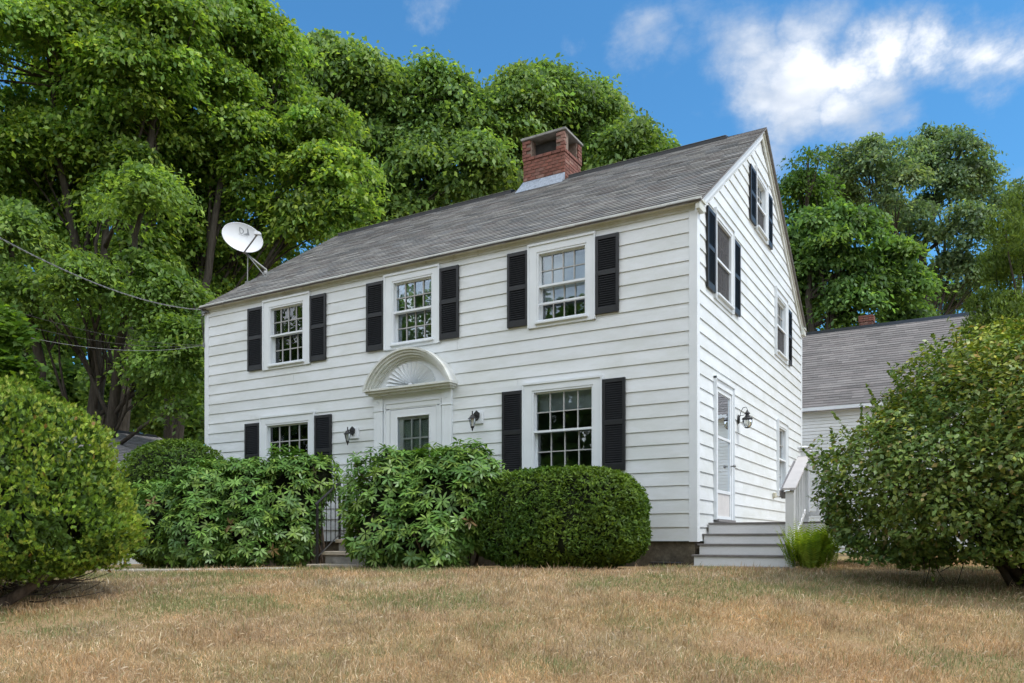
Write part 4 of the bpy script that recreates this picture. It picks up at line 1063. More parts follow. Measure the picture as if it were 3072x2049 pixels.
# ------------------------------------------------------------------ trees
MAPLE = [(0.136, 0.248, 0.051), (0.169, 0.283, 0.058), (0.203, 0.317, 0.061), (0.102, 0.200, 0.049), (0.244, 0.352, 0.068)]
DARKM = [(0.123, 0.219, 0.067), (0.151, 0.248, 0.075), (0.100, 0.187, 0.063), (0.177, 0.278, 0.077)]
OAK = [(0.098, 0.169, 0.088), (0.124, 0.195, 0.108), (0.081, 0.143, 0.081), (0.156, 0.227, 0.135)]
CON = [(.11, .17, .03), (.14, .20, .035), (.08, .13, .028)]
def crown(blobs, pads_per, leaves_per, leaf, cols, pad=(.5, 1.0), flat=.38, inner=.14, updir=.5, wid=.52):
    cen = []; nr = []; tn = []; sz = []; cl = []; padc = []
    for (c, r, fl) in blobs:
        c = np.array(c); n_ = max(3, int(pads_per * (r / 1.8) ** 2 * .84 + rng.random()))
        d = rvec(n_ * 2); d = d[d[:, 2] > -.55][:n_]
        rad = r * rng.uniform(.55, 1.0, (len(d), 1)) ** .7
        pc = c + d * rad * np.array([1, 1, fl]); padc.append(pc)
        for p, dd in zip(pc, d):
            far_ = dd @ np.array(FW) > .3
            k = int(leaves_per * rng.uniform(.6, 1.3) * (.4 if far_ else 1.45)); pr = rng.uniform(*pad) * (1 if far_ else 1.08)
            a = rng.uniform(0, 2 * math.pi, k); q = np.sqrt(rng.random(k)) * (1 + rng.normal(0, .18, k)); 
            lobes = 1 + .25 * np.sin(a * rng.integers(2, 5) + rng.uniform(0, 6)) + .12 * np.sin(a * 7 + rng.uniform(0, 6))
            x = np.cos(a) * q * pr * lobes; y = np.sin(a) * q * pr * lobes
            z = -flat * pr * q ** 2 + rng.normal(0, .13 * pr, k) - rng.exponential(.16 * pr, k)
            tilt = np.array([dd[0], dd[1], 0]) * .35
            z = z - (x * tilt[0] + y * tilt[1])
            cen.append(p + np.stack([x, y, z], 1))
            outw = np.stack([x, y, np.zeros(k)], 1) / pr
            nr.append(np.array([0, 0, updir]) + outw * .45 + dd * .3 + rng.normal(0, .5, (k, 3)))
            tn.append(outw + np.array([0, 0, -.9]) + rng.normal(0, .45, (k, 3)))
            sz.append(leaf * rng.uniform(.5, 1.25, k)); b_ = 1 + rng.normal(.03, .22); yl = min(.32, max(0, rng.normal(0, .25)))  # yl: sunlit yellow highlights put into the colour of random pads
            cl.append(pal(k, cols, .16) * b_ * np.array([1 + yl, 1 + yl * .5, 1]))
        k = int(n_ * leaves_per * inner * 1.6); d = rvec(k); cen.append(c + d * r * np.cbrt(rng.random((k, 1))) * np.array([1, 1, fl]) * .9)
        nr.append(rvec(k)); tn.append(rvec(k)); sz.append(leaf * 1.2 * rng.uniform(.8, 1.4, k)); cl.append(pal(k, cols, .15))
    cen = np.concatenate(cen); nr = np.concatenate(nr); tn = np.concatenate(tn); sz = np.concatenate(sz); cl = np.concatenate(cl)
    return rhomb(cen, nr, tn, sz, wid, .10), np.repeat(np.clip(cl, .003, .6), 4, 0), np.concatenate(padc)
def limb(m, a, b, r0, r1, bend=.12, n=7, sides=7):
    a, b = Vector(a), Vector(b); L_ = (b - a).length; pts = []; rs_ = []
    off = Vector((R_.uniform(-1, 1), R_.uniform(-1, 1), .6)) * L_ * bend
    for i in range(n + 1):
        t = i / n; p = a.lerp(b, t) + off * math.sin(t * math.pi) + Vector((R_.uniform(-1, 1), R_.uniform(-1, 1), 0)) * L_ * .012
        pts.append(p); rs_.append(r0 + (r1 - r0) * t)
    m.tube(pts, rs_, sides); return pts
def tree(name, label, blobs, base, tr, cols, leaf=.15, pads=22, lpp=110, pad=(.5, 1.0), stems=1, group=None, lmat='leaf', cat='tree', twigs=3, **kw):
    bx, by = base; bz = g1(bx, by) - .1 if abs(by) < 60 else -.1
    t_ = thing(name, (bx, by, bz), label, cat, group)
    sub = []
    for (c, r, fl) in blobs:
        if r < .75: sub.append((c, r, fl)); continue
        d = rvec(6); d[:, 2] = np.linspace(-.7, .9, 6)[rng.permutation(6)]; d = unit(d)
        for q in d: sub.append((tuple(np.array(c) + q * r * rng.uniform(.5, .75) * np.array([1, 1, .9])), r * rng.uniform(.42, .58), rng.uniform(.55, .8)))
    vts, cl, pc = crown(sub, pads, lpp, leaf, cols, pad, **kw)
    np_mesh('crown', vts, 4, M[lmat], t_, cl)
    m = MB(); cz = min(b[0][2] for b in blobs); topz = max(b[0][2] for b in blobs)
    mean = Vector((sum(b[0][0] for b in blobs) / len(blobs), sum(b[0][1] for b in blobs) / len(blobs), 0))
    trunks = []
    for s in range(stems):
        a = Vector((bx + (R_.uniform(-.7, .7) if stems > 1 else 0), by + (R_.uniform(-.5, .5) if stems > 1 else 0), bz))
        hb = sorted(blobs, key=lambda b: -b[0][2])[s % len(blobs)]; top = Vector(hb[0]) - Vector((0, 0, hb[1] * .2))
        trunks.append(limb(m, a, top, tr * (1 if s == 0 else .7), .05, .04, 10, 10))
    for (c, r, fl) in blobs:
        P = R_.choice(trunks); cand = [p for p in P if p.z < c[2] - .3 * r] or [P[1]]
        p = cand[-1] if R_.random() < .5 else cand[len(cand) // 2]
        q = limb(m, p, Vector(c) + Vector((0, 0, r * .2)), tr * .22, .015, .10, 7, 6)
        near_ = [k for k in pc if (Vector(k) - Vector(c)).length < r * 1.05]
        for k in R_.sample(near_, min(len(near_), twigs)): limb(m, q[R_.randint(2, 5)], Vector(k) + Vector((0, 0, -.15)), .045, .012, .08, 4, 5)
    m.build('trunk', M['bark'], t_, smooth=True)
    return t_
def B(px, py, r, d, fl=.85, dd=None):
    d2 = d + (R_.uniform(-.06, .06) * d if dd is None else dd); c = at(px, py, d2); return (tuple(c), r / 1833.5 * d2, fl)
def gp(px, d): 
    p = at(px, 1242, d); return (p.x, p.y)

tree('maple_tree', 'huge old maple filling the top left corner behind the garage', [B(*b, 24) for b in
     [(90, 40, 150), (260, 10, 130), (-40, 190, 150), (130, 190, 110), (330, 110, 120), (60, 330, 110), (250, 300, 100), (-60, 420, 140), (130, 460, 90), (400, 20, 90), (200, 110, 100), (350, 230, 90), (300, 130, 95), (190, 330, 80), (330, 320, 85), (250, 200, 70), (120, 540, 75), (150, 300, 80), (400, 120, 80), (300, 400, 70), (200, 420, 70)]],
     gp(225, 24), .30, MAPLE, .19, 26, 255, (.55, 1.05), stems=3, group='maples behind the house')
tree('maple_tree', 'tall maple leaning toward the roof, bright green right edge behind the dish', [B(*b, 26) for b in
     [(500, 40, 110), (590, 70, 75), (600, 180, 95), (470, 190, 110), (670, 240, 90), (730, 300, 80), (690, 370, 90), (770, 400, 70), (560, 330, 95), (640, 470, 90), (740, 490, 75), (820, 480, 45), (500, 440, 85), (600, 560, 70), (390, 290, 90), (430, 560, 70), (520, 640, 60), (380, 500, 70), (440, 350, 70), (560, 250, 70), (350, 590, 60)]],
     gp(330, 25.5), .28, MAPLE, .20, 30, 260, (.5, 1.0), stems=2, group='maples behind the house')
tree('maple_tree', 'maple with low drooping boughs hanging over the garage roof', [B(*b, 21) for b in
     [(330, 440, 75), (240, 480, 55), (40, 650, 90), (180, 640, 75), (300, 640, 75), (400, 670, 70), (380, 790, 75), (440, 860, 70), (320, 850, 60), (440, 940, 48), (90, 740, 55), (240, 730, 45), (465, 760, 50)]],
     gp(205, 22), .30, [(0.128, 0.227, 0.052), (0.162, 0.260, 0.055), (0.105, 0.195, 0.049)], .15, 34, 210, (.45, .85), stems=2, group='maples behind the house')
tree('maple_tree', 'dark trunked maple at the far left edge above the round cedar', [B(*b, 22) for b in
     [(-60, 560, 110), (20, 520, 80), (-80, 720, 110), (30, 770, 60), (-40, 850, 80)]],
     gp(105, 22.5), .36, DARKM, .16, 28, 180, (.5, .9), stems=2, group='maples behind the house')
tree('maple_tree', 'shaded round maple rising behind the middle of the roof left of the chimney', [B(*b, 34) for b in
     [(765, 130, 62), (840, 160, 65), (740, 210, 70), (850, 260, 90), (930, 210, 75), (1000, 190, 62), (940, 310, 90), (1060, 230, 60), (1030, 310, 80), (860, 370, 90), (960, 410, 90), (1080, 390, 80), (820, 460, 70), (900, 470, 80)]],
     gp(900, 34), .45, DARKM, .26, 28, 200, (.7, 1.3), group='maples behind the house')
tree('maple_tree', 'dark maple behind the chimney sloping down to the roof ridge on its right', [B(*b, 37) for b in
     [(1200, 200, 62), (1265, 200, 66), (1180, 290, 80), (1300, 270, 85), (1350, 235, 60), (1400, 290, 70), (1440, 330, 65), (1490, 350, 55), (1360, 370, 90), (1240, 380, 90), (1130, 410, 90), (1440, 400, 70), (1525, 365, 30)]],
     gp(1250, 37), .45, DARKM, .27, 28, 190, (.75, 1.4), group='maples behind the house')
tree('maple_tree', 'mid green maple just right of the gable above the rear building', [B(*b, 30) for b in
     [(1850, 540, 72), (1940, 530, 75), (1830, 620, 70), (1920, 620, 85), (2020, 600, 75), (2070, 660, 62), (1970, 690, 80), (1870, 710, 65), (2080, 720, 50)]],
     gp(1930, 30), .3, [(0.105, 0.206, 0.058), (0.137, 0.237, 0.062), (0.084, 0.169, 0.055)], .22, 36, 170, (.45, .85), group='trees behind the rear building')
tree('young_maple_tree', 'slender light green tree top beside the gable against the cloud', [B(*b, 35) for b in
     [(1850, 365, 38), (1825, 420, 45), (1870, 430, 42), (1800, 480, 35), (1860, 490, 48)]],
     gp(1840, 35), .2, [(.06, .13, .03), (.08, .155, .035)], .19, 30, 90, (.5, .9), group='trees behind the rear building', inner=.05)
tree('oak_tree', 'large grey green oak with sky showing through its crown on the right', [B(*b, 42) for b in
     [(1950, 375, 58), (2025, 350, 52), (2100, 370, 60), (2150, 330, 55), (2210, 360, 62), (1960, 450, 60), (2060, 430, 62), (2160, 430, 66), (2245, 430, 50), (2110, 510, 62), (2220, 520, 60), (2180, 610, 62), (2120, 660, 50), (2260, 600, 45), (2210, 680, 55), (2050, 510, 40)]],
     gp(2120, 42), .5, OAK, .24, 34, 115, (.55, 1.0), group='trees behind the rear building', inner=.04, twigs=5)
tree('oak_tree', 'thin oak at the far right edge behind the feathery cedar', [B(*b, 46) for b in
     [(2310, 460, 32), (2345, 430, 30), (2330, 530, 45), (2375, 500, 50)]],
     gp(2350, 46), .35, OAK, .22, 24, 70, (.7, 1.1), group='trees behind the rear building', inner=.04)
# conifer: feathery sprays
def conifer():
    bx, by = gp(2350, 17.5); bz = g1(bx, by) - .1
    t_ = thing('cedar_tree', (bx, by, bz), 'feathery yellow green cedar standing behind the burning bush at the right edge', 'tree')
    bl = [B(*b, 17.5) for b in [(2345, 470, 38), (2310, 530, 48), (2360, 560, 60), (2290, 610, 42), (2340, 650, 75), (2265, 700, 45), (2310, 740, 70), (2235, 755, 28), (2380, 740, 80), (2300, 830, 90)]]
    C_ = []; D_2 = []
    for c, r, fl in bl:
        k = int(2600 * (r / .6) ** 2); d = rvec(k); C_.append(np.array(c) + d * r * rng.uniform(.5, 1.08, (k, 1))); D_2.append(d)
    c = np.concatenate(C_); d = np.concatenate(D_2); keep = fbm(c * 2.2) > .40; c = c[keep]; d = d[keep]; k = len(c)
    t = d * .5 + np.array([0, 0, .9]) + rng.normal(0, .35, (k, 3)); n_ = rvec(k) + d
    v = rhomb(c, n_, t, rng.uniform(.07, .16, k), .28, .05); np_mesh('crown', v, 4, M['needle'], t_, np.repeat(pal(k, CON, .2), 4, 0))
    m = MB(); top = Vector(bl[0][0]); P = limb(m, (bx, by, bz), top, .13, .015, .01, 10, 8)
    for b_ in bl: limb(m, P[R_.randint(2, 7)], b_[0], .04, .01, .1, 5, 5)
    m.build('trunk', M['bark'], t_, smooth=True)
conifer()
# foreground maple boughs entering from the left
def fg_maple():
    bx, by = gp(-420, 9.8); bz = g1(bx, by) - .1
    t_ = thing('young_maple_tree', (bx, by, bz), 'bright large leaved maple boughs at the left edge above the round cedar', 'tree')
    bl = [B(*b, 9.8, dd=0) for b in [(-120, 740, 110), (-20, 730, 60), (25, 760, 50), (10, 840, 60), (60, 850, 40), (90, 885, 22), (-90, 860, 90), (-260, 700, 150), (-250, 850, 130)]]
    cen = []; 
    for c, r, fl in bl:
        k = int(520 * (r / .35) ** 2); k = min(k, 1400); d = rvec(k); cen.append(np.array(c) + d * r * rng.uniform(.35, 1.05, (k, 1)) * np.array([1, 1, .9]))
    cen = np.concatenate(cen); k = len(cen)
    # lobed leaf outline
    O = [(0, 0), (.30, -.12), (.24, .06), (.55, .22), (.30, .36), (.22, .60), (.10, .50), (0, .95), (-.10, .50), (-.22, .60), (-.30, .36), (-.55, .22), (-.24, .06), (-.30, -.12)]
    nrm = unit(np.array([0, 0, .8]) + rng.normal(0, .45, (k, 3)) + np.array([.2, -.3, 0])); tn = rng.normal(0, 1, (k, 3)) + np.array([.5, -.3, -.6]); tn = unit(tn - nrm * np.sum(tn * nrm, 1, keepdims=True)); b = np.cross(nrm, tn)
    s = rng.uniform(.07, .125, k)[:, None]
    v = np.stack([cen + b * s * ox_ + tn * s * oy_ - nrm * s * (abs(ox_) * .25) for ox_, oy_ in O], 1).reshape(-1, 3)
    np_mesh('crown', v, len(O), M['leaf'], t_, np.repeat(pal(k, [(.09, .17, .02), (.12, .21, .025), (.06, .13, .02)], .15), len(O), 0))
    m = MB(); P = limb(m, (bx, by, bz), (bx + .2, by, 3.6), .09, .03, .03, 8, 8)
    for b_ in bl: limb(m, P[R_.randint(3, 7)], b_[0], .03, .008, .08, 6, 5)
    m.build('trunk', M['bark'], t_, smooth=True)
fg_maple()
# understory dark mass behind the trunks, and hedge row behind the bush on the right
def mass(name, label, blobs, cols, leaf, npb, cat, lmat='leaf'):
    C_ = []; 
    for c, r, fl in blobs:
        k = int(npb * (r / 1.5) ** 2); d = rvec(k); C_.append(np.array(c) + d * r * rng.uniform(.6, 1.02, (k, 1)) * np.array([1, 1, fl]))
    c = np.concatenate(C_); k = len(c)
    v = rhomb(c, np.array([0, 0, .7]) + rng.normal(0, .5, (k, 3)), rvec(k), leaf * rng.uniform(.7, 1.4, k), .75, .1)
    ob = np_mesh(name, v, 4, M[lmat], None, np.repeat(pal(k, cols, .2), 4, 0)); tag(ob, label, cat, kind='stuff'); return ob
mass('far_wood', 'dark understory of the wood behind the maple trunks on the left', [B(px, py, r, 36) for px, py, r in [(-60, 950, 120), (60, 900, 120), (180, 930, 120), (300, 900, 110), (420, 950, 100), (-40, 760, 110), (120, 760, 90), (280, 740, 90), (420, 780, 90), (60, 1060, 90), (250, 1060, 90), (400, 1080, 90), (330, 610, 90), (450, 620, 90), (180, 600, 90), (540, 600, 80)]], DARKM, .26, 3000, 'wood')
mass('far_shrubbery', 'bright green shrubbery seen under and behind the burning bush on the right', [((10.5 + i * 1.3, 11.5 - i * .9, .9), 1.3, .9) for i in range(8)], [(.11, .19, .03), (.14, .22, .04)], .10, 5000, 'shrubbery')
# wood across the road behind the camera (mirrored in the window panes)
mass('roadside_wood', 'dark leafy wood reflected in the front window panes', [((x_, -38 + 3 * math.sin(x_), z_), 5.5, .9) for x_ in range(-62, 40, 6) for z_ in (3, 9, 14 + 2 * math.sin(x_ * 1.7))], DARKM, 1.0, 60, 'wood')

# ------------------------------------------------------------------ shrubs
def superell(c, h, n, e=2.6):
    """n points + normals on a rounded box"""
    d = rvec(n); q = (np.abs(d) ** e).sum(1) ** (-1 / e); p = d * q[:, None]
    nrm = unit(np.sign(p) * np.abs(p) ** (e - 1) / np.array(h)); return np.array(c) + p * np.array(h), nrm
def clipped_yew(name, label, c, h, n, cols, e=2.6, leaf=.045, group=None, bump=.05):
    base = (c[0], c[1], c[2] - h[2]); t_ = thing(name, base, label, 'shrub', group)
    p, nr = superell(c, h, n, e); f = fbm(p * 2.6, 4) - .5; p = p + nr * (f[:, None] * bump * 4)
    keep = (p[:, 2] > base[2] - .02); p = p[keep]; nr = nr[keep]; k = len(p)
    hole = fbm(p * 3.1 + 9, 3); keep = (hole > .26) | (p[:, 2] > c[2] + h[2] * .2); p = p[keep]; nr = nr[keep]; k = len(p)
    p = p - nr * np.abs(rng.normal(0, .035, (k, 1)))
    V_ = []; Cc = []
    patch = fbm(p * 1.5 + 3, 3)
    for j in range(3):
        t = nr * .8 + np.array([0, 0, .35]) + rng.normal(0, .5, (k, 3)); n_ = rng.normal(0, .5, (k, 3)) + nr * .6 + np.array([0, 0, .4])
        V_.append(rhomb(p + rng.normal(0, .012, (k, 3)), n_, t, leaf * rng.uniform(.7, 1.4, k), .34, .05))
        cc_ = pal(k, cols, .2) * (1 + (patch[:, None] - .5) * np.array([1.5, .8, .2])); Cc.append(np.repeat(np.clip(cc_, .004, 1), 4, 0))
    np_mesh('foliage', np.concatenate(V_), 4, M['needle'], t_, np.concatenate(Cc))
    # dark hull for the inner twigs, inside shade put into its colour
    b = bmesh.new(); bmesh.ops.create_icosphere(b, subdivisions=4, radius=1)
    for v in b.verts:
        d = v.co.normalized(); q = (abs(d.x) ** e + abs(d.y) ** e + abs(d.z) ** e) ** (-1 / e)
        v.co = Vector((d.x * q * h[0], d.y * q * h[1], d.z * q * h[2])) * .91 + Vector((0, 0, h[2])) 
    me = bpy.data.meshes.new('shade_core'); b.to_mesh(me); b.free(); me.materials.append(M['core']); o = bpy.data.objects.new('shade_core', me); COL.objects.link(o); o.parent = t_
    m = MB()
    for i in range(5): limb(m, (c[0] + R_.uniform(-.5, .5) * h[0], c[1] - h[1] * .3, base[2] - .1), (c[0] + R_.uniform(-.7, .7) * h[0], c[1] - h[1] * .5, c[2]), .03, .015, .1, 4, 5)
    m.build('stem', M['twig'], t_)
YEW = [(0.081, 0.150, 0.025), (0.105, 0.183, 0.028), (0.135, 0.217, 0.028), (0.068, 0.122, 0.023)]
clipped_yew('yew_bush', 'long clipped box shaped yew under the lower right window', (-1.68, -1.15, .70), (1.31, .66, .72), 17000, YEW, 3.0, .064)
clipped_yew('yew_bush', 'tall rounded yew at the left corner of the house behind the rhododendron', (-10.25, -.95, 1.10), (1.0, .9, 1.27), 9500, YEW, 3.0, .072)

def rhododendron(label, blobs, seed_n):
    c0 = blobs[0][0]; bx = sum(b[0][0] for b in blobs) / len(blobs); by = sum(b[0][1] for b in blobs) / len(blobs)
    t_ = thing('rhododendron', (bx, by, g1(bx, by)), label, 'shrub', 'rhododendrons flanking the front steps')
    P = []; Nn = []
    for (c, h) in blobs:
        k = int(seed_n * h[0] * h[2]); p, n_ = superell(c, h, k, 2.2); p = p + n_ * ((fbm(p * 1.9, 3) - .5)[:, None] * .55)
        p = p - n_ * np.abs(rng.normal(0, .12, (k, 1)))
        P.append(p); Nn.append(n_)
    P = np.concatenate(P); Nn = np.concatenate(Nn); keep = np.ones(len(P), bool)
    for (c, h) in blobs:
        q = ((P - np.array(c)) / (np.array(h) * .74)); keep &= (q ** 2).sum(1) > 1
    keep &= P[:, 2] > g1(bx, by) + .06; P = P[keep]; Nn = Nn[keep]; k = len(P)
    ax = unit(Nn * .75 + np.array([0, 0, .65]) + rng.normal(0, .28, (k, 3)))
    V_ = []; Cc = []; nl = 9
    r1 = unit(np.cross(ax, rvec(k))); r2 = np.cross(ax, r1); rot = rng.uniform(0, 6.28, k); tipc = 1.12 * pal(k, [(0.099, 0.196, 0.040), (0.125, 0.228, 0.045), (0.077, 0.158, 0.037), (0.155, 0.240, 0.045)], .14)
    old = rng.random(k) < .006
    for j in range(nl):
        a = rot + 2 * math.pi * j / nl + rng.normal(0, .15, k); ring = 1 if j % 2 else 0
        rad = r1 * np.cos(a)[:, None] + r2 * np.sin(a)[:, None]
        el = rng.normal(.30 if ring else .05, .22, k)[:, None]
        t = unit(rad + ax * el - np.array([0, 0, .22])); n_ = unit(ax - t * np.sum(ax * t, 1, keepdims=True)); bb = np.cross(n_, t)
        s = rng.uniform(.095, .15, k)[:, None]; w_ = s * .135; b0 = P + t * .01
        v = [b0, b0 + t * s * .35 + bb * w_ + n_ * .004, b0 + t * s * .75 + bb * w_ * .85 - n_ * s * .03, b0 + t * s - n_ * s * .10, b0 + t * s * .75 - bb * w_ * .85 - n_ * s * .03, b0 + t * s * .35 - bb * w_ + n_ * .004]
        V_.append(np.stack(v, 1).reshape(-1, 3)); cc_ = tipc * rng.uniform(.8, 1.2, (k, 1)); cc_[old] = (.15, .10, .04); Cc.append(np.repeat(np.clip(cc_, .004, 1), 6, 0))
    ob = np_mesh('foliage', np.concatenate(V_), 6, M['waxy'], t_, np.concatenate(Cc)); ob['kind'] = 'stuff'
    m = MB()
    for i in range(26):
        c, h = R_.choice(blobs); tgt = Vector(c) + Vector((R_.uniform(-.7, .7) * h[0], R_.uniform(-.8, .3) * h[1], R_.uniform(-.2, .7) * h[2])); limb(m, (c[0] + R_.uniform(-.2, .2), c[1] + .1, g1(c[0], c[1]) - .05), tgt, .022, .008, .15, 5, 5)
    m.build('stems', M['twig'], t_)
    for (c, h) in blobs:
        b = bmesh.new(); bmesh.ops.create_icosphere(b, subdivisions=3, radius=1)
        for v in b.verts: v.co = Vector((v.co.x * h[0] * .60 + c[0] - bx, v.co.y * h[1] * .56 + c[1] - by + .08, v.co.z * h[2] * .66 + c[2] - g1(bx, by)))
        me = bpy.data.meshes.new('shade_core'); b.to_mesh(me); b.free(); me.materials.append(M['core']); o = bpy.data.objects.new('shade_core', me); COL.objects.link(o); o.parent = t_
rhododendron('wide dark green rhododendron left of the front steps', [((-9.05, -2.05, .78), (.72, .6, .76)), ((-6.45, -1.05, 1.45), (.48, .38, .50)), ((-8.3, -1.85, .95), (.8, .65, .93)), ((-7.5, -1.65, .97), (.8, .6, .97)), ((-6.75, -1.35, .98), (.7, .55, 1.0)), ((-8.0, -2.2, .55), (.7, .5, .6)), ((-7.1, -1.9, .5), (.55, .45, .55))], 1000)
rhododendron('dense rhododendron right of the front steps with a few browned leaves', [((-4.35, -1.65, .95), (.72, .6, .95)), ((-3.05, -1.35, 1.05), (.62, .5, .78)), ((-3.7, -1.3, 1.02), (.85, .6, .80)), ((-3.35, -1.6, .85), (.72, .55, .85)), ((-4.2, -2.0, .5), (.7, .45, .52)), ((-3.5, -1.95, .45), (.65, .4, .5)), ((-4.1, -1.2, 1.05), (.75, .5, .70))], 1050)

def round_cedar():
    bx, by = -5.30, -6.95; bz = g1(bx, by)
    t_ = thing('arborvitae_bush', (bx, by, bz), 'big rounded bright green arborvitae with bare lower twigs at the left edge', 'shrub')
    c = np.array([bx - .05, by, .66]); h = np.array([1.37, 1.37, 1.36])
    n = 22000
    def eggdir(n_):
        d = rvec(n_); q = d.copy(); lo = d[:, 2] < 0; e_ = 3.0
        q[lo] = d[lo] * ((np.abs(d[lo]) ** e_).sum(1) ** (-1 / e_))[:, None]; q[lo, 2] *= .50; return q
    d = eggdir(n); p = c + d * h; hh_ = np.full(n, .5)
    s_ = np.where(hh_ < .35, 1.0 - .14 * ((.35 - hh_) / .35) ** 2, 1.0); s_ = s_ * (1 - .06 * np.clip(hh_ - .6, 0, 1) * 2); p[:, :2] = c[:2] + (p[:, :2] - c[:2]) * s_[:, None]
    f = fbm(p * 2.0, 4) - .5; p = p + d * ((f + .6 * (fbm(p * 5.5, 2) - .5))[:, None] * .50 + (rng.random((n, 1)) < .03) * .07); 
    hole = fbm(p * 1.6 + 21, 3)
    keep = (p[:, 2] > bz + .22) & ((hole > .33) | (p[:, 2] > .6)) ; 
    # the ragged dark hollow low on the side facing the lawn
    hc = np.array(at(100, 1235, 7.2)); dd = (p - hc); keep &= ~((np.abs(dd @ np.array(RT)) < .05 + .10 * (fbm(p * 5) - .5) * 4) & (np.abs(dd[:, 2]) < .2) & (dd @ np.array(FW) < .8))
    p = p[keep]; d = d[keep]; k = len(p)
    patch = fbm(p * 1.4 + 5, 3)
    V_ = []; Cc = []
    main = unit(d * .55 + np.array([0, 0, .75]) + rng.normal(0, .42, (k, 3))); n_ = unit(np.cross(main, rvec(k)) + d * .3); side = np.cross(n_, main)
    colr = pal(k, [(0.179, 0.291, 0.040), (0.233, 0.342, 0.043), (0.143, 0.241, 0.040), (0.305, 0.364, 0.066)], .16) * (1 + (patch[:, None] - .5) * np.array([.9, .5, .2])); br = rng.random(k) < .006; colr[br] = (.30, .17, .06)
    pin = p - d * np.abs(rng.normal(0, .05, (k, 1)))
    for (ang, ln, st_) in ((0, .060, .0), (.6, .036, .008), (-.6, .036, .008), (.5, .032, .024), (-.5, .032, .024)):
        t = main * math.cos(ang) + side * math.sin(ang); cen = pin + main * st_ + t * ln * .5; V_.append(rhomb(cen, n_, t, np.full(k, ln) * rng.uniform(.8, 1.3, k), .25, .03)); Cc.append(np.repeat(colr * rng.uniform(.65, 1.4, (k, 1)), 4, 0))
    # second, deeper layer to close the surface
    k2 = 19000; d2 = eggdir(k2); p2 = c + d2 * h * .93; q2 = np.full(k2, .5); p2[:, :2] = c[:2] + (p2[:, :2] - c[:2]) * np.where(q2 < .35, 1.0 - .14 * ((.35 - q2) / .35) ** 2, 1.0)[:, None]
    p2 = p2 + d2 * ((fbm(p2 * 2.0, 4) - .5)[:, None] * .42); dd = p2 - hc
    kp = (p2[:, 2] > bz + .30) & ~((np.abs(dd @ np.array(RT)) < .05) & (np.abs(dd[:, 2]) < .16) & (dd @ np.array(FW) < .6)); p2 = p2[kp]; d2 = d2[kp]; k2 = len(p2)
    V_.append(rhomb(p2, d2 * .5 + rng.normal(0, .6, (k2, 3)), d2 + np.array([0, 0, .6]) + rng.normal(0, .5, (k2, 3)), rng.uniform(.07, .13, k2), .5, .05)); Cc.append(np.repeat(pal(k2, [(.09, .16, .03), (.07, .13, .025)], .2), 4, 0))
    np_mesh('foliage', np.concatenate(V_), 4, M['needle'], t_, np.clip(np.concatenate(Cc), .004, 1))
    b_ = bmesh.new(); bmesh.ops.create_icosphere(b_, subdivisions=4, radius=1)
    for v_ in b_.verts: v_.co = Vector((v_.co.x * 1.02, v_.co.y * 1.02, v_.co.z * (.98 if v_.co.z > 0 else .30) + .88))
    me_ = bpy.data.meshes.new('shade_core'); b_.to_mesh(me_); b_.free(); me_.materials.append(M['core']); ic = bpy.data.objects.new('shade_core', me_); COL.objects.link(ic); ic.parent = t_
    m = MB()
    o_ = Vector((bx + .25, by - .25, bz - .08))
    for i in range(9):
        a = R_.uniform(0, 6.28); rr_ = R_.uniform(.5, 1.1); b_ = Vector((bx + rr_ * math.cos(a), by + rr_ * math.sin(a), R_.uniform(.5, 1.3)))
        q = limb(m, o_ + Vector((R_.uniform(-.15, .15), R_.uniform(-.1, .1), 0)), b_, R_.uniform(.035, .07), .012, -.04, 7, 7)
        for j in range(6): s0 = q[R_.randint(2, 6)]; limb(m, s0, s0 + Vector((R_.uniform(-.5, .5), R_.uniform(-.5, .5), R_.uniform(.0, .5))), .011, .004, .1, 4, 4)
    # heavy leaning stem and wiry dead twigs under the skirt
    b_ = o_ + RT * .75 + V(0, 0, .42); limb(m, o_, b_, .075, .035, -.08, 8, 8)
    for i in range(110):
        a = R_.uniform(0, 6.28); r0 = R_.uniform(.15, .7); r1 = r0 + R_.uniform(.3, .6)
        s0 = Vector((bx + r0 * math.cos(a), by + r0 * math.sin(a), bz + R_.uniform(.02, .28))); e0 = Vector((bx + r1 * math.cos(a + R_.uniform(-.5, .5)), by + r1 * math.sin(a), bz + R_.uniform(.12, .42)))
        limb(m, s0, e0, .008, .003, -.10, 5, 4)
    m.build('stems', M['twig'], t_, smooth=True)
round_cedar()

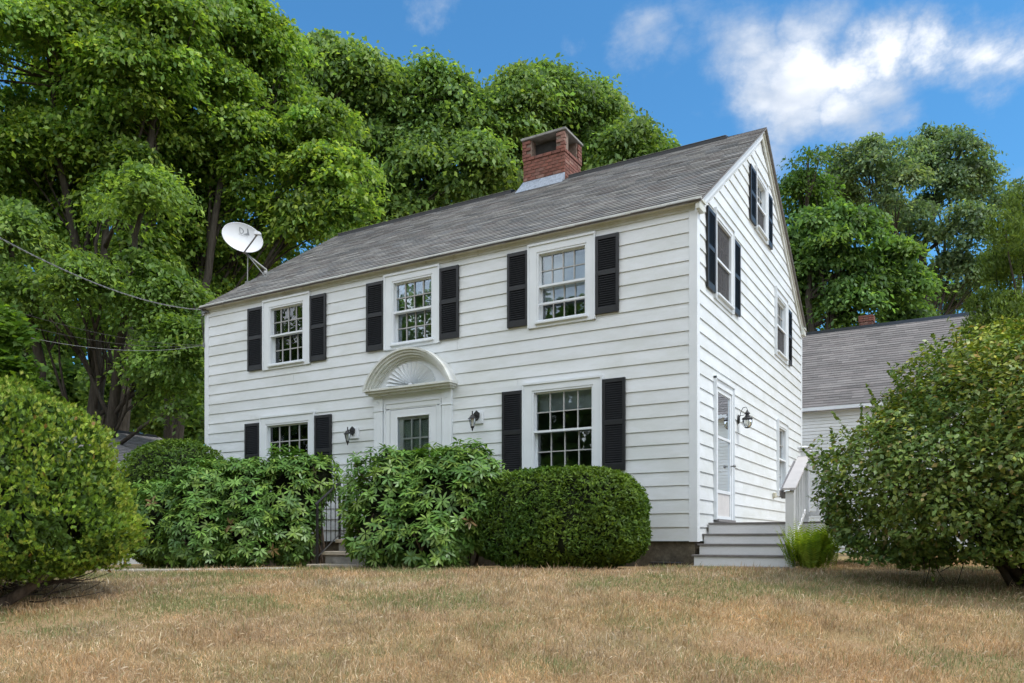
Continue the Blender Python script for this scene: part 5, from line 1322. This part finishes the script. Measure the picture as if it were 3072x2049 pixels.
def burning_bush():
    bx, by = 4.05, -1.25; bz = g1(bx, by)
    t_ = thing('burning_bush', (bx, by, bz), 'very large spreading leafy shrub on dark stems at the right edge of the lawn', 'shrub')
    blobs = [((3.95, -1.15, 1.55), (1.55, 1.4, 1.20)), ((2.95, -1.45, 1.05), (1.05, 1.1, .98)), ((4.9, -.7, 1.6), (1.5, 1.4, 1.3)), ((3.5, -1.7, .95), (1.1, 1.0, .85)), ((2.75, -1.1, .75), (.85, .9, .65)), ((4.6, -1.6, 1.2), (1.2, 1.0, 1.1)), ((4.3, -.4, 2.0), (1.2, 1.2, .95)), ((3.3, -.9, 1.5), (.95, 1.0, .85))]
    P = []; D = []
    for (c, h) in blobs:
        k = int(15500 * (h[0] * h[2]) ** .9); p, n_ = superell(c, h, k, 2.0); p = p + n_ * ((fbm(p * 1.7, 3) - .5)[:, None] * .8 + (fbm(p * 6, 2) - .5)[:, None] * .35 - rng.exponential(.12, (k, 1))); P.append(p); D.append(n_)
    p = np.concatenate(P); d = np.concatenate(D); keep = np.ones(len(p), bool)
    dp_ = rng.random(len(p)) < .22
    for (c, h) in blobs: keep &= ((((p - np.array(c)) / (np.array(h) * .72)) ** 2).sum(1) > 1) | dp_
    low = bz + .12 + .25 * fbm(p * 2.5 + 3) ; keep &= p[:, 2] > low
    gap = fbm(p * 2.1 + 13, 3); keep &= (gap > .33) ; p = p[keep]; d = d[keep]; k = len(p)
    patch = fbm(p * 1.2 + 8, 3)
    n_ = d * .45 + np.array([0, 0, .6]) + rng.normal(0, .45, (k, 3)); t = d * .7 + np.array([0, 0, -.1]) + rng.normal(0, .6, (k, 3))
    cc_ = pal(k, [(0.124, 0.204, 0.048), (0.163, 0.240, 0.055), (0.098, 0.168, 0.046), (0.208, 0.264, 0.060), (0.221, 0.192, 0.072)], .2, [.3, .3, .2, .14, .06]) * (1 + (patch[:, None] - .5) * np.array([1.0, .5, .2]))
    hi = np.clip((p[:, 2:3] - 1.2), 0, 1.2); pale_top = (rng.random((k, 1)) < .5 * hi); cc_ = np.where(pale_top, cc_ * np.array([1.8, 1.4, 1.0]), cc_)  # more leaves paler and yellower towards the top
    ti = rng.choice(k, 420); tb = p[ti]; td = unit(d[ti] * .7 + np.array([0, 0, .55]) + rng.normal(0, .3, (420, 3))); sp = []; sn_ = []; st2 = []
    for j in range(14):
        q_ = tb + td * (.02 + .021 * j); sp.append(q_); sn_.append(rng.normal(0, .5, (420, 3)) + np.array([0, 0, .7])); st2.append(td * .6 + rng.normal(0, .7, (420, 3)))
    p = np.concatenate([p] + sp); n_ = np.concatenate([n_] + sn_); t = np.concatenate([t] + st2); k2_ = len(p) - k; cc_ = np.concatenate([cc_, pal(k2_, [(.14, .20, .04), (.18, .22, .05), (.10, .17, .035)], .15)]); k = len(p)
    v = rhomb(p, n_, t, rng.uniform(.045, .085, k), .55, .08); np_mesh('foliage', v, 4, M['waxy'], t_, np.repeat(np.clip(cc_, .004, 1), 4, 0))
    m = MB()
    for i in range(16):
        c, h = R_.choice(blobs); tgt = Vector(c) + Vector((R_.uniform(-.7, .7) * h[0], R_.uniform(-.8, .8) * h[1], R_.uniform(-.1, .8) * h[2]))
        q = limb(m, (bx + R_.uniform(-.16, .16), by + R_.uniform(-.14, .14), bz - .08), tgt, R_.uniform(.025, .05), .010, .10, 7, 7)
        for j in range(9):
            s0 = q[R_.randint(2, 7)]; e0 = s0 + Vector((R_.uniform(-.7, .5), R_.uniform(-.6, .6), R_.uniform(-.35, .45))); 
            if e0.z < bz + .15: e0.z = bz + .15
            q2 = limb(m, s0, e0, .010, .004, .1, 5, 4)
            for j2 in range(2): s1 = q2[R_.randint(1, 4)]; limb(m, s1, s1 + Vector((R_.uniform(-.3, .3), R_.uniform(-.3, .3), R_.uniform(-.15, .25))), .005, .002, .1, 3, 4)
    for px in (2120, 2135, 2150, 2210):                                  # bare drooping twigs under the skirt
        s0 = at(px, 1280, 8.6); s0.z = max(s0.z, bz + .35); e0 = s0 + Vector((R_.uniform(-.2, .1), R_.uniform(-.1, .1), -.28)); limb(m, s0, e0, .007, .003, .15, 5, 4)
    m.build('stems', M['core'] if False else M['bark'], t_, smooth=True)
burning_bush()

def fern_clump():
    bx, by = 1.62, -.30; bz = g1(bx, by)
    t_ = thing('fern_clump', (bx, by, bz), 'clump of feathery yellow green ferns at the foot of the stair railing', 'fern')
    V_ = []; Cc = []
    for i in range(110):
        a = R_.uniform(0, 6.28); r0 = R_.uniform(0, .32); ln = R_.uniform(.35, .82); lean = R_.uniform(.05, .5)
        s0 = np.array([bx + r0 * math.cos(a), by + r0 * math.sin(a) * .7, bz]); dr = np.array([math.cos(a), math.sin(a) * .8, 0]); n = 20
        tt_ = np.linspace(.08, 1, n)[:, None]; p = s0 + dr * (lean * ln * tt_ ** 1.6) + np.array([0, 0, 1]) * ln * (tt_ - .18 * tt_ ** 3)
        tg = unit(np.gradient(p, axis=0)); sd_ = unit(np.cross(tg, np.array([0, 0, 1.0]) + .01)); wd = (.10 * np.sin(np.pi * np.clip(tt_, 0.05, .97)) + .008)
        cc_ = np.array(R_.choice([(.24, .34, .04), (.30, .38, .05), (.18, .28, .04)]))
        for sg in (-1, 1):
            V_.append(rhomb(p + sd_ * sg * wd * .5, np.cross(tg, sd_) + rng.normal(0, .15, (n, 3)), sd_ * sg + tg * .5, wd[:, 0] * 1.1, .22, .03)); Cc.append(np.repeat(np.tile(cc_, (n, 1)) * rng.uniform(.85, 1.15, (n, 1)), 4, 0))
    np_mesh('fronds', np.concatenate(V_), 4, M['leaf'], t_, np.concatenate(Cc))
fern_clump()

# ------------------------------------------------------------------ lawn grass
def lawn():
    n = 322000
    u = rng.random(n); d = 4.4 + (13.5 - 4.4) * u ** 1.15
    lat = rng.uniform(-.74, .74, n) * d
    x = CX + d * FW.x + lat * RT.x; y = CY + d * FW.y + lat * RT.y
    # gather blades into tufts
    cell = .06; jx = rng.normal(0, 1, n) * .018; x = np.where(rng.random(n) < .6, np.round(x / cell) * cell + jx + .02 * np.sin(np.round(y / cell) * 12.9), x); y = np.where(rng.random(n) < .6, np.round(y / cell) * cell + rng.normal(0, .018, n), y)
    P = np.stack([x, y, np.zeros(n)], 1)
    dens = fbm(P * 1.1 + 30, 4); bare = fbm(P * .8 + 50, 3)
    keep = ((rng.random(n) < .35 + 1.2 * dens) & ~((bare < .33) & (rng.random(n) < .55)))
    keep &= ~((x < .02) & (x > -10.5) & (y > -.03)); keep &= ~((x > -6.0) & (x < -4.2) & (y > -1.72)); keep &= ~((x > 0) & (x < 1.42) & (y > -.5) & (y < 3))
    keep &= ~((y > -1.6 - 0 * x) & (x < -.4) & (x > -10)) 
    x = x[keep]; y = y[keep]; d = d[keep]; P = P[keep]; n = len(x)
    z = G(x, y) + .035 * fade_noise(x, y) - .008
    hfac = .6 + .9 * fbm(P * 1.6 + 3, 3)
    h = (rng.uniform(.022, .07, n) + (rng.random(n) < .04) * .05) * hfac; wd = rng.uniform(.0012, .0026, n) * (1 + .10 * np.maximum(d - 5, 0))
    a = rng.uniform(0, 2 * math.pi, n); lean = np.abs(rng.normal(0, .9, n)); wind = np.array([.12, -.05])
    dx = np.cos(a) * lean + wind[0]; dy = np.sin(a) * lean + wind[1]
    b0 = np.stack([x, y, z], 1); sa = rng.uniform(0, math.pi, n); sd_ = np.stack([np.cos(sa), np.sin(sa), np.zeros(n)], 1) * wd[:, None]
    # side vector roughly facing viewer keeps the blades visible
    up = np.stack([dx * .45, dy * .45, np.ones(n)], 1); up2 = np.stack([dx * 1.25, dy * 1.25, np.full(n, .75)], 1)
    m1 = b0 + unit(up) * (h * .55)[:, None]; tp = m1 + unit(up2) * (h * .55)[:, None]
    v = np.stack([b0 - sd_ * .3, m1 + sd_ * 1.1, tp, m1 - sd_ * 1.1], 1).reshape(-1, 3)
    # colour: straw, reddish straw, pale, green patches
    green = fbm(P * np.array([.9, 1.2, 1]) + 11, 4) + .10 * np.clip(d - 9.2, 0, 1.5) - .085
    gsh = np.clip((green - .46) * 6, 0, 1)
    # greener strip in the shade of the shrubs
    gsh = np.maximum(gsh, .8 * np.exp(-(((x - 2.9) / 1.6) ** 2 + ((y + 2.0) / .9) ** 2)))
    pick = rng.random(n) < gsh * .75 + .06
    straw = pal(n, [(0.532, 0.386, 0.236), (0.591, 0.449, 0.291), (0.473, 0.322, 0.191), (0.671, 0.547, 0.402), (0.355, 0.253, 0.151), (0.542, 0.361, 0.191)], .16)
    warm = fbm(P * .7 + 70, 3)[:, None]; cl_ = (fbm(P * 7 + 5, 2) - .5)[:, None]; big = (fbm(P * 2.3 + 41, 3) - .5)[:, None]; straw = straw * (1 + (warm - .5) * np.array([.3, .0, -.4])) * (1.06 + .8 * cl_ + .7 * big)
    grn = pal(n, [(.26, .29, .12), (.20, .25, .10), (.32, .33, .17)], .16)
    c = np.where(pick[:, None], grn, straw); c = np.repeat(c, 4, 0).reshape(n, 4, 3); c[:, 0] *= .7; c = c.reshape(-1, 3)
    # long flattened straws lying over the turf near the viewer
    k = 2600; d2 = 4.5 + 5 * rng.random(k) ** 1.3; l2 = rng.uniform(-.72, .72, k) * d2; sx_ = CX + d2 * FW.x + l2 * RT.x; sy_ = CY + d2 * FW.y + l2 * RT.y
    p0 = np.stack([sx_, sy_, G(sx_, sy_) + rng.uniform(.02, .05, k)], 1); a2 = rng.uniform(0, 6.28, k); dr = np.stack([np.cos(a2), np.sin(a2), rng.normal(.15, .35, k)], 1); ln2 = rng.uniform(.03, .07, k)[:, None]; sd2 = np.stack([-np.sin(a2), np.cos(a2), np.zeros(k)], 1) * .0009 + np.array([0, 0, .0006])
    v2 = np.stack([p0 - sd2, p0 + sd2, p0 + dr * ln2 * .6 + sd2 + np.array([0, 0, .008]), p0 + dr * ln2], 1).reshape(-1, 3)
    v = np.concatenate([v, v2]); c = np.concatenate([c, np.repeat(pal(k, [(.55, .43, .28), (.50, .36, .22), (.60, .50, .36)], .1), 4, 0)])
    ob = np_mesh('lawn_grass', v, 4, M['grass'], None, np.clip(c, .01, 1)); tag(ob, 'dry tan lawn grass with patches of green in front of the house', 'grass', kind='stuff')
lawn()
def far_lawn():
    n = 60000
    d = rng.uniform(11.5, 26, n); lat = rng.uniform(.25, .8, n) * d
    x = CX + d * FW.x + lat * RT.x; y = CY + d * FW.y + lat * RT.y
    keep = ~((x < 2.8) & (y > -.5)) & (y < 13.8); x, y, d = x[keep], y[keep], d[keep]; n = len(x)
    z = G(x, y) - .005; h = rng.uniform(.04, .10, n); a = rng.uniform(0, 6.28, n); wd = rng.uniform(.004, .008, n)
    b0 = np.stack([x, y, z], 1); sd_ = np.stack([np.cos(a), np.sin(a), np.zeros(n)], 1) * wd[:, None]; tp = b0 + np.stack([rng.normal(0, .4, n), rng.normal(0, .4, n), np.ones(n)], 1) * h[:, None]
    v = np.stack([b0 - sd_, b0 + sd_, tp], 1).reshape(-1, 3); c = pal(n, [(.42, .27, .13), (.46, .31, .17), (.30, .24, .10)], .15)
    tag(np_mesh('far_grass', v, 3, M['grass'], None, np.repeat(c, 3, 0)), 'dry grass farther back beyond the big shrub on the right', 'grass', kind='stuff')
far_lawn()
print('TRIS', sum(sum(max(0, p_ - 2) for p_ in []) if False else len(me.loops) - 2 * len(me.polygons) for me in bpy.data.meshes))
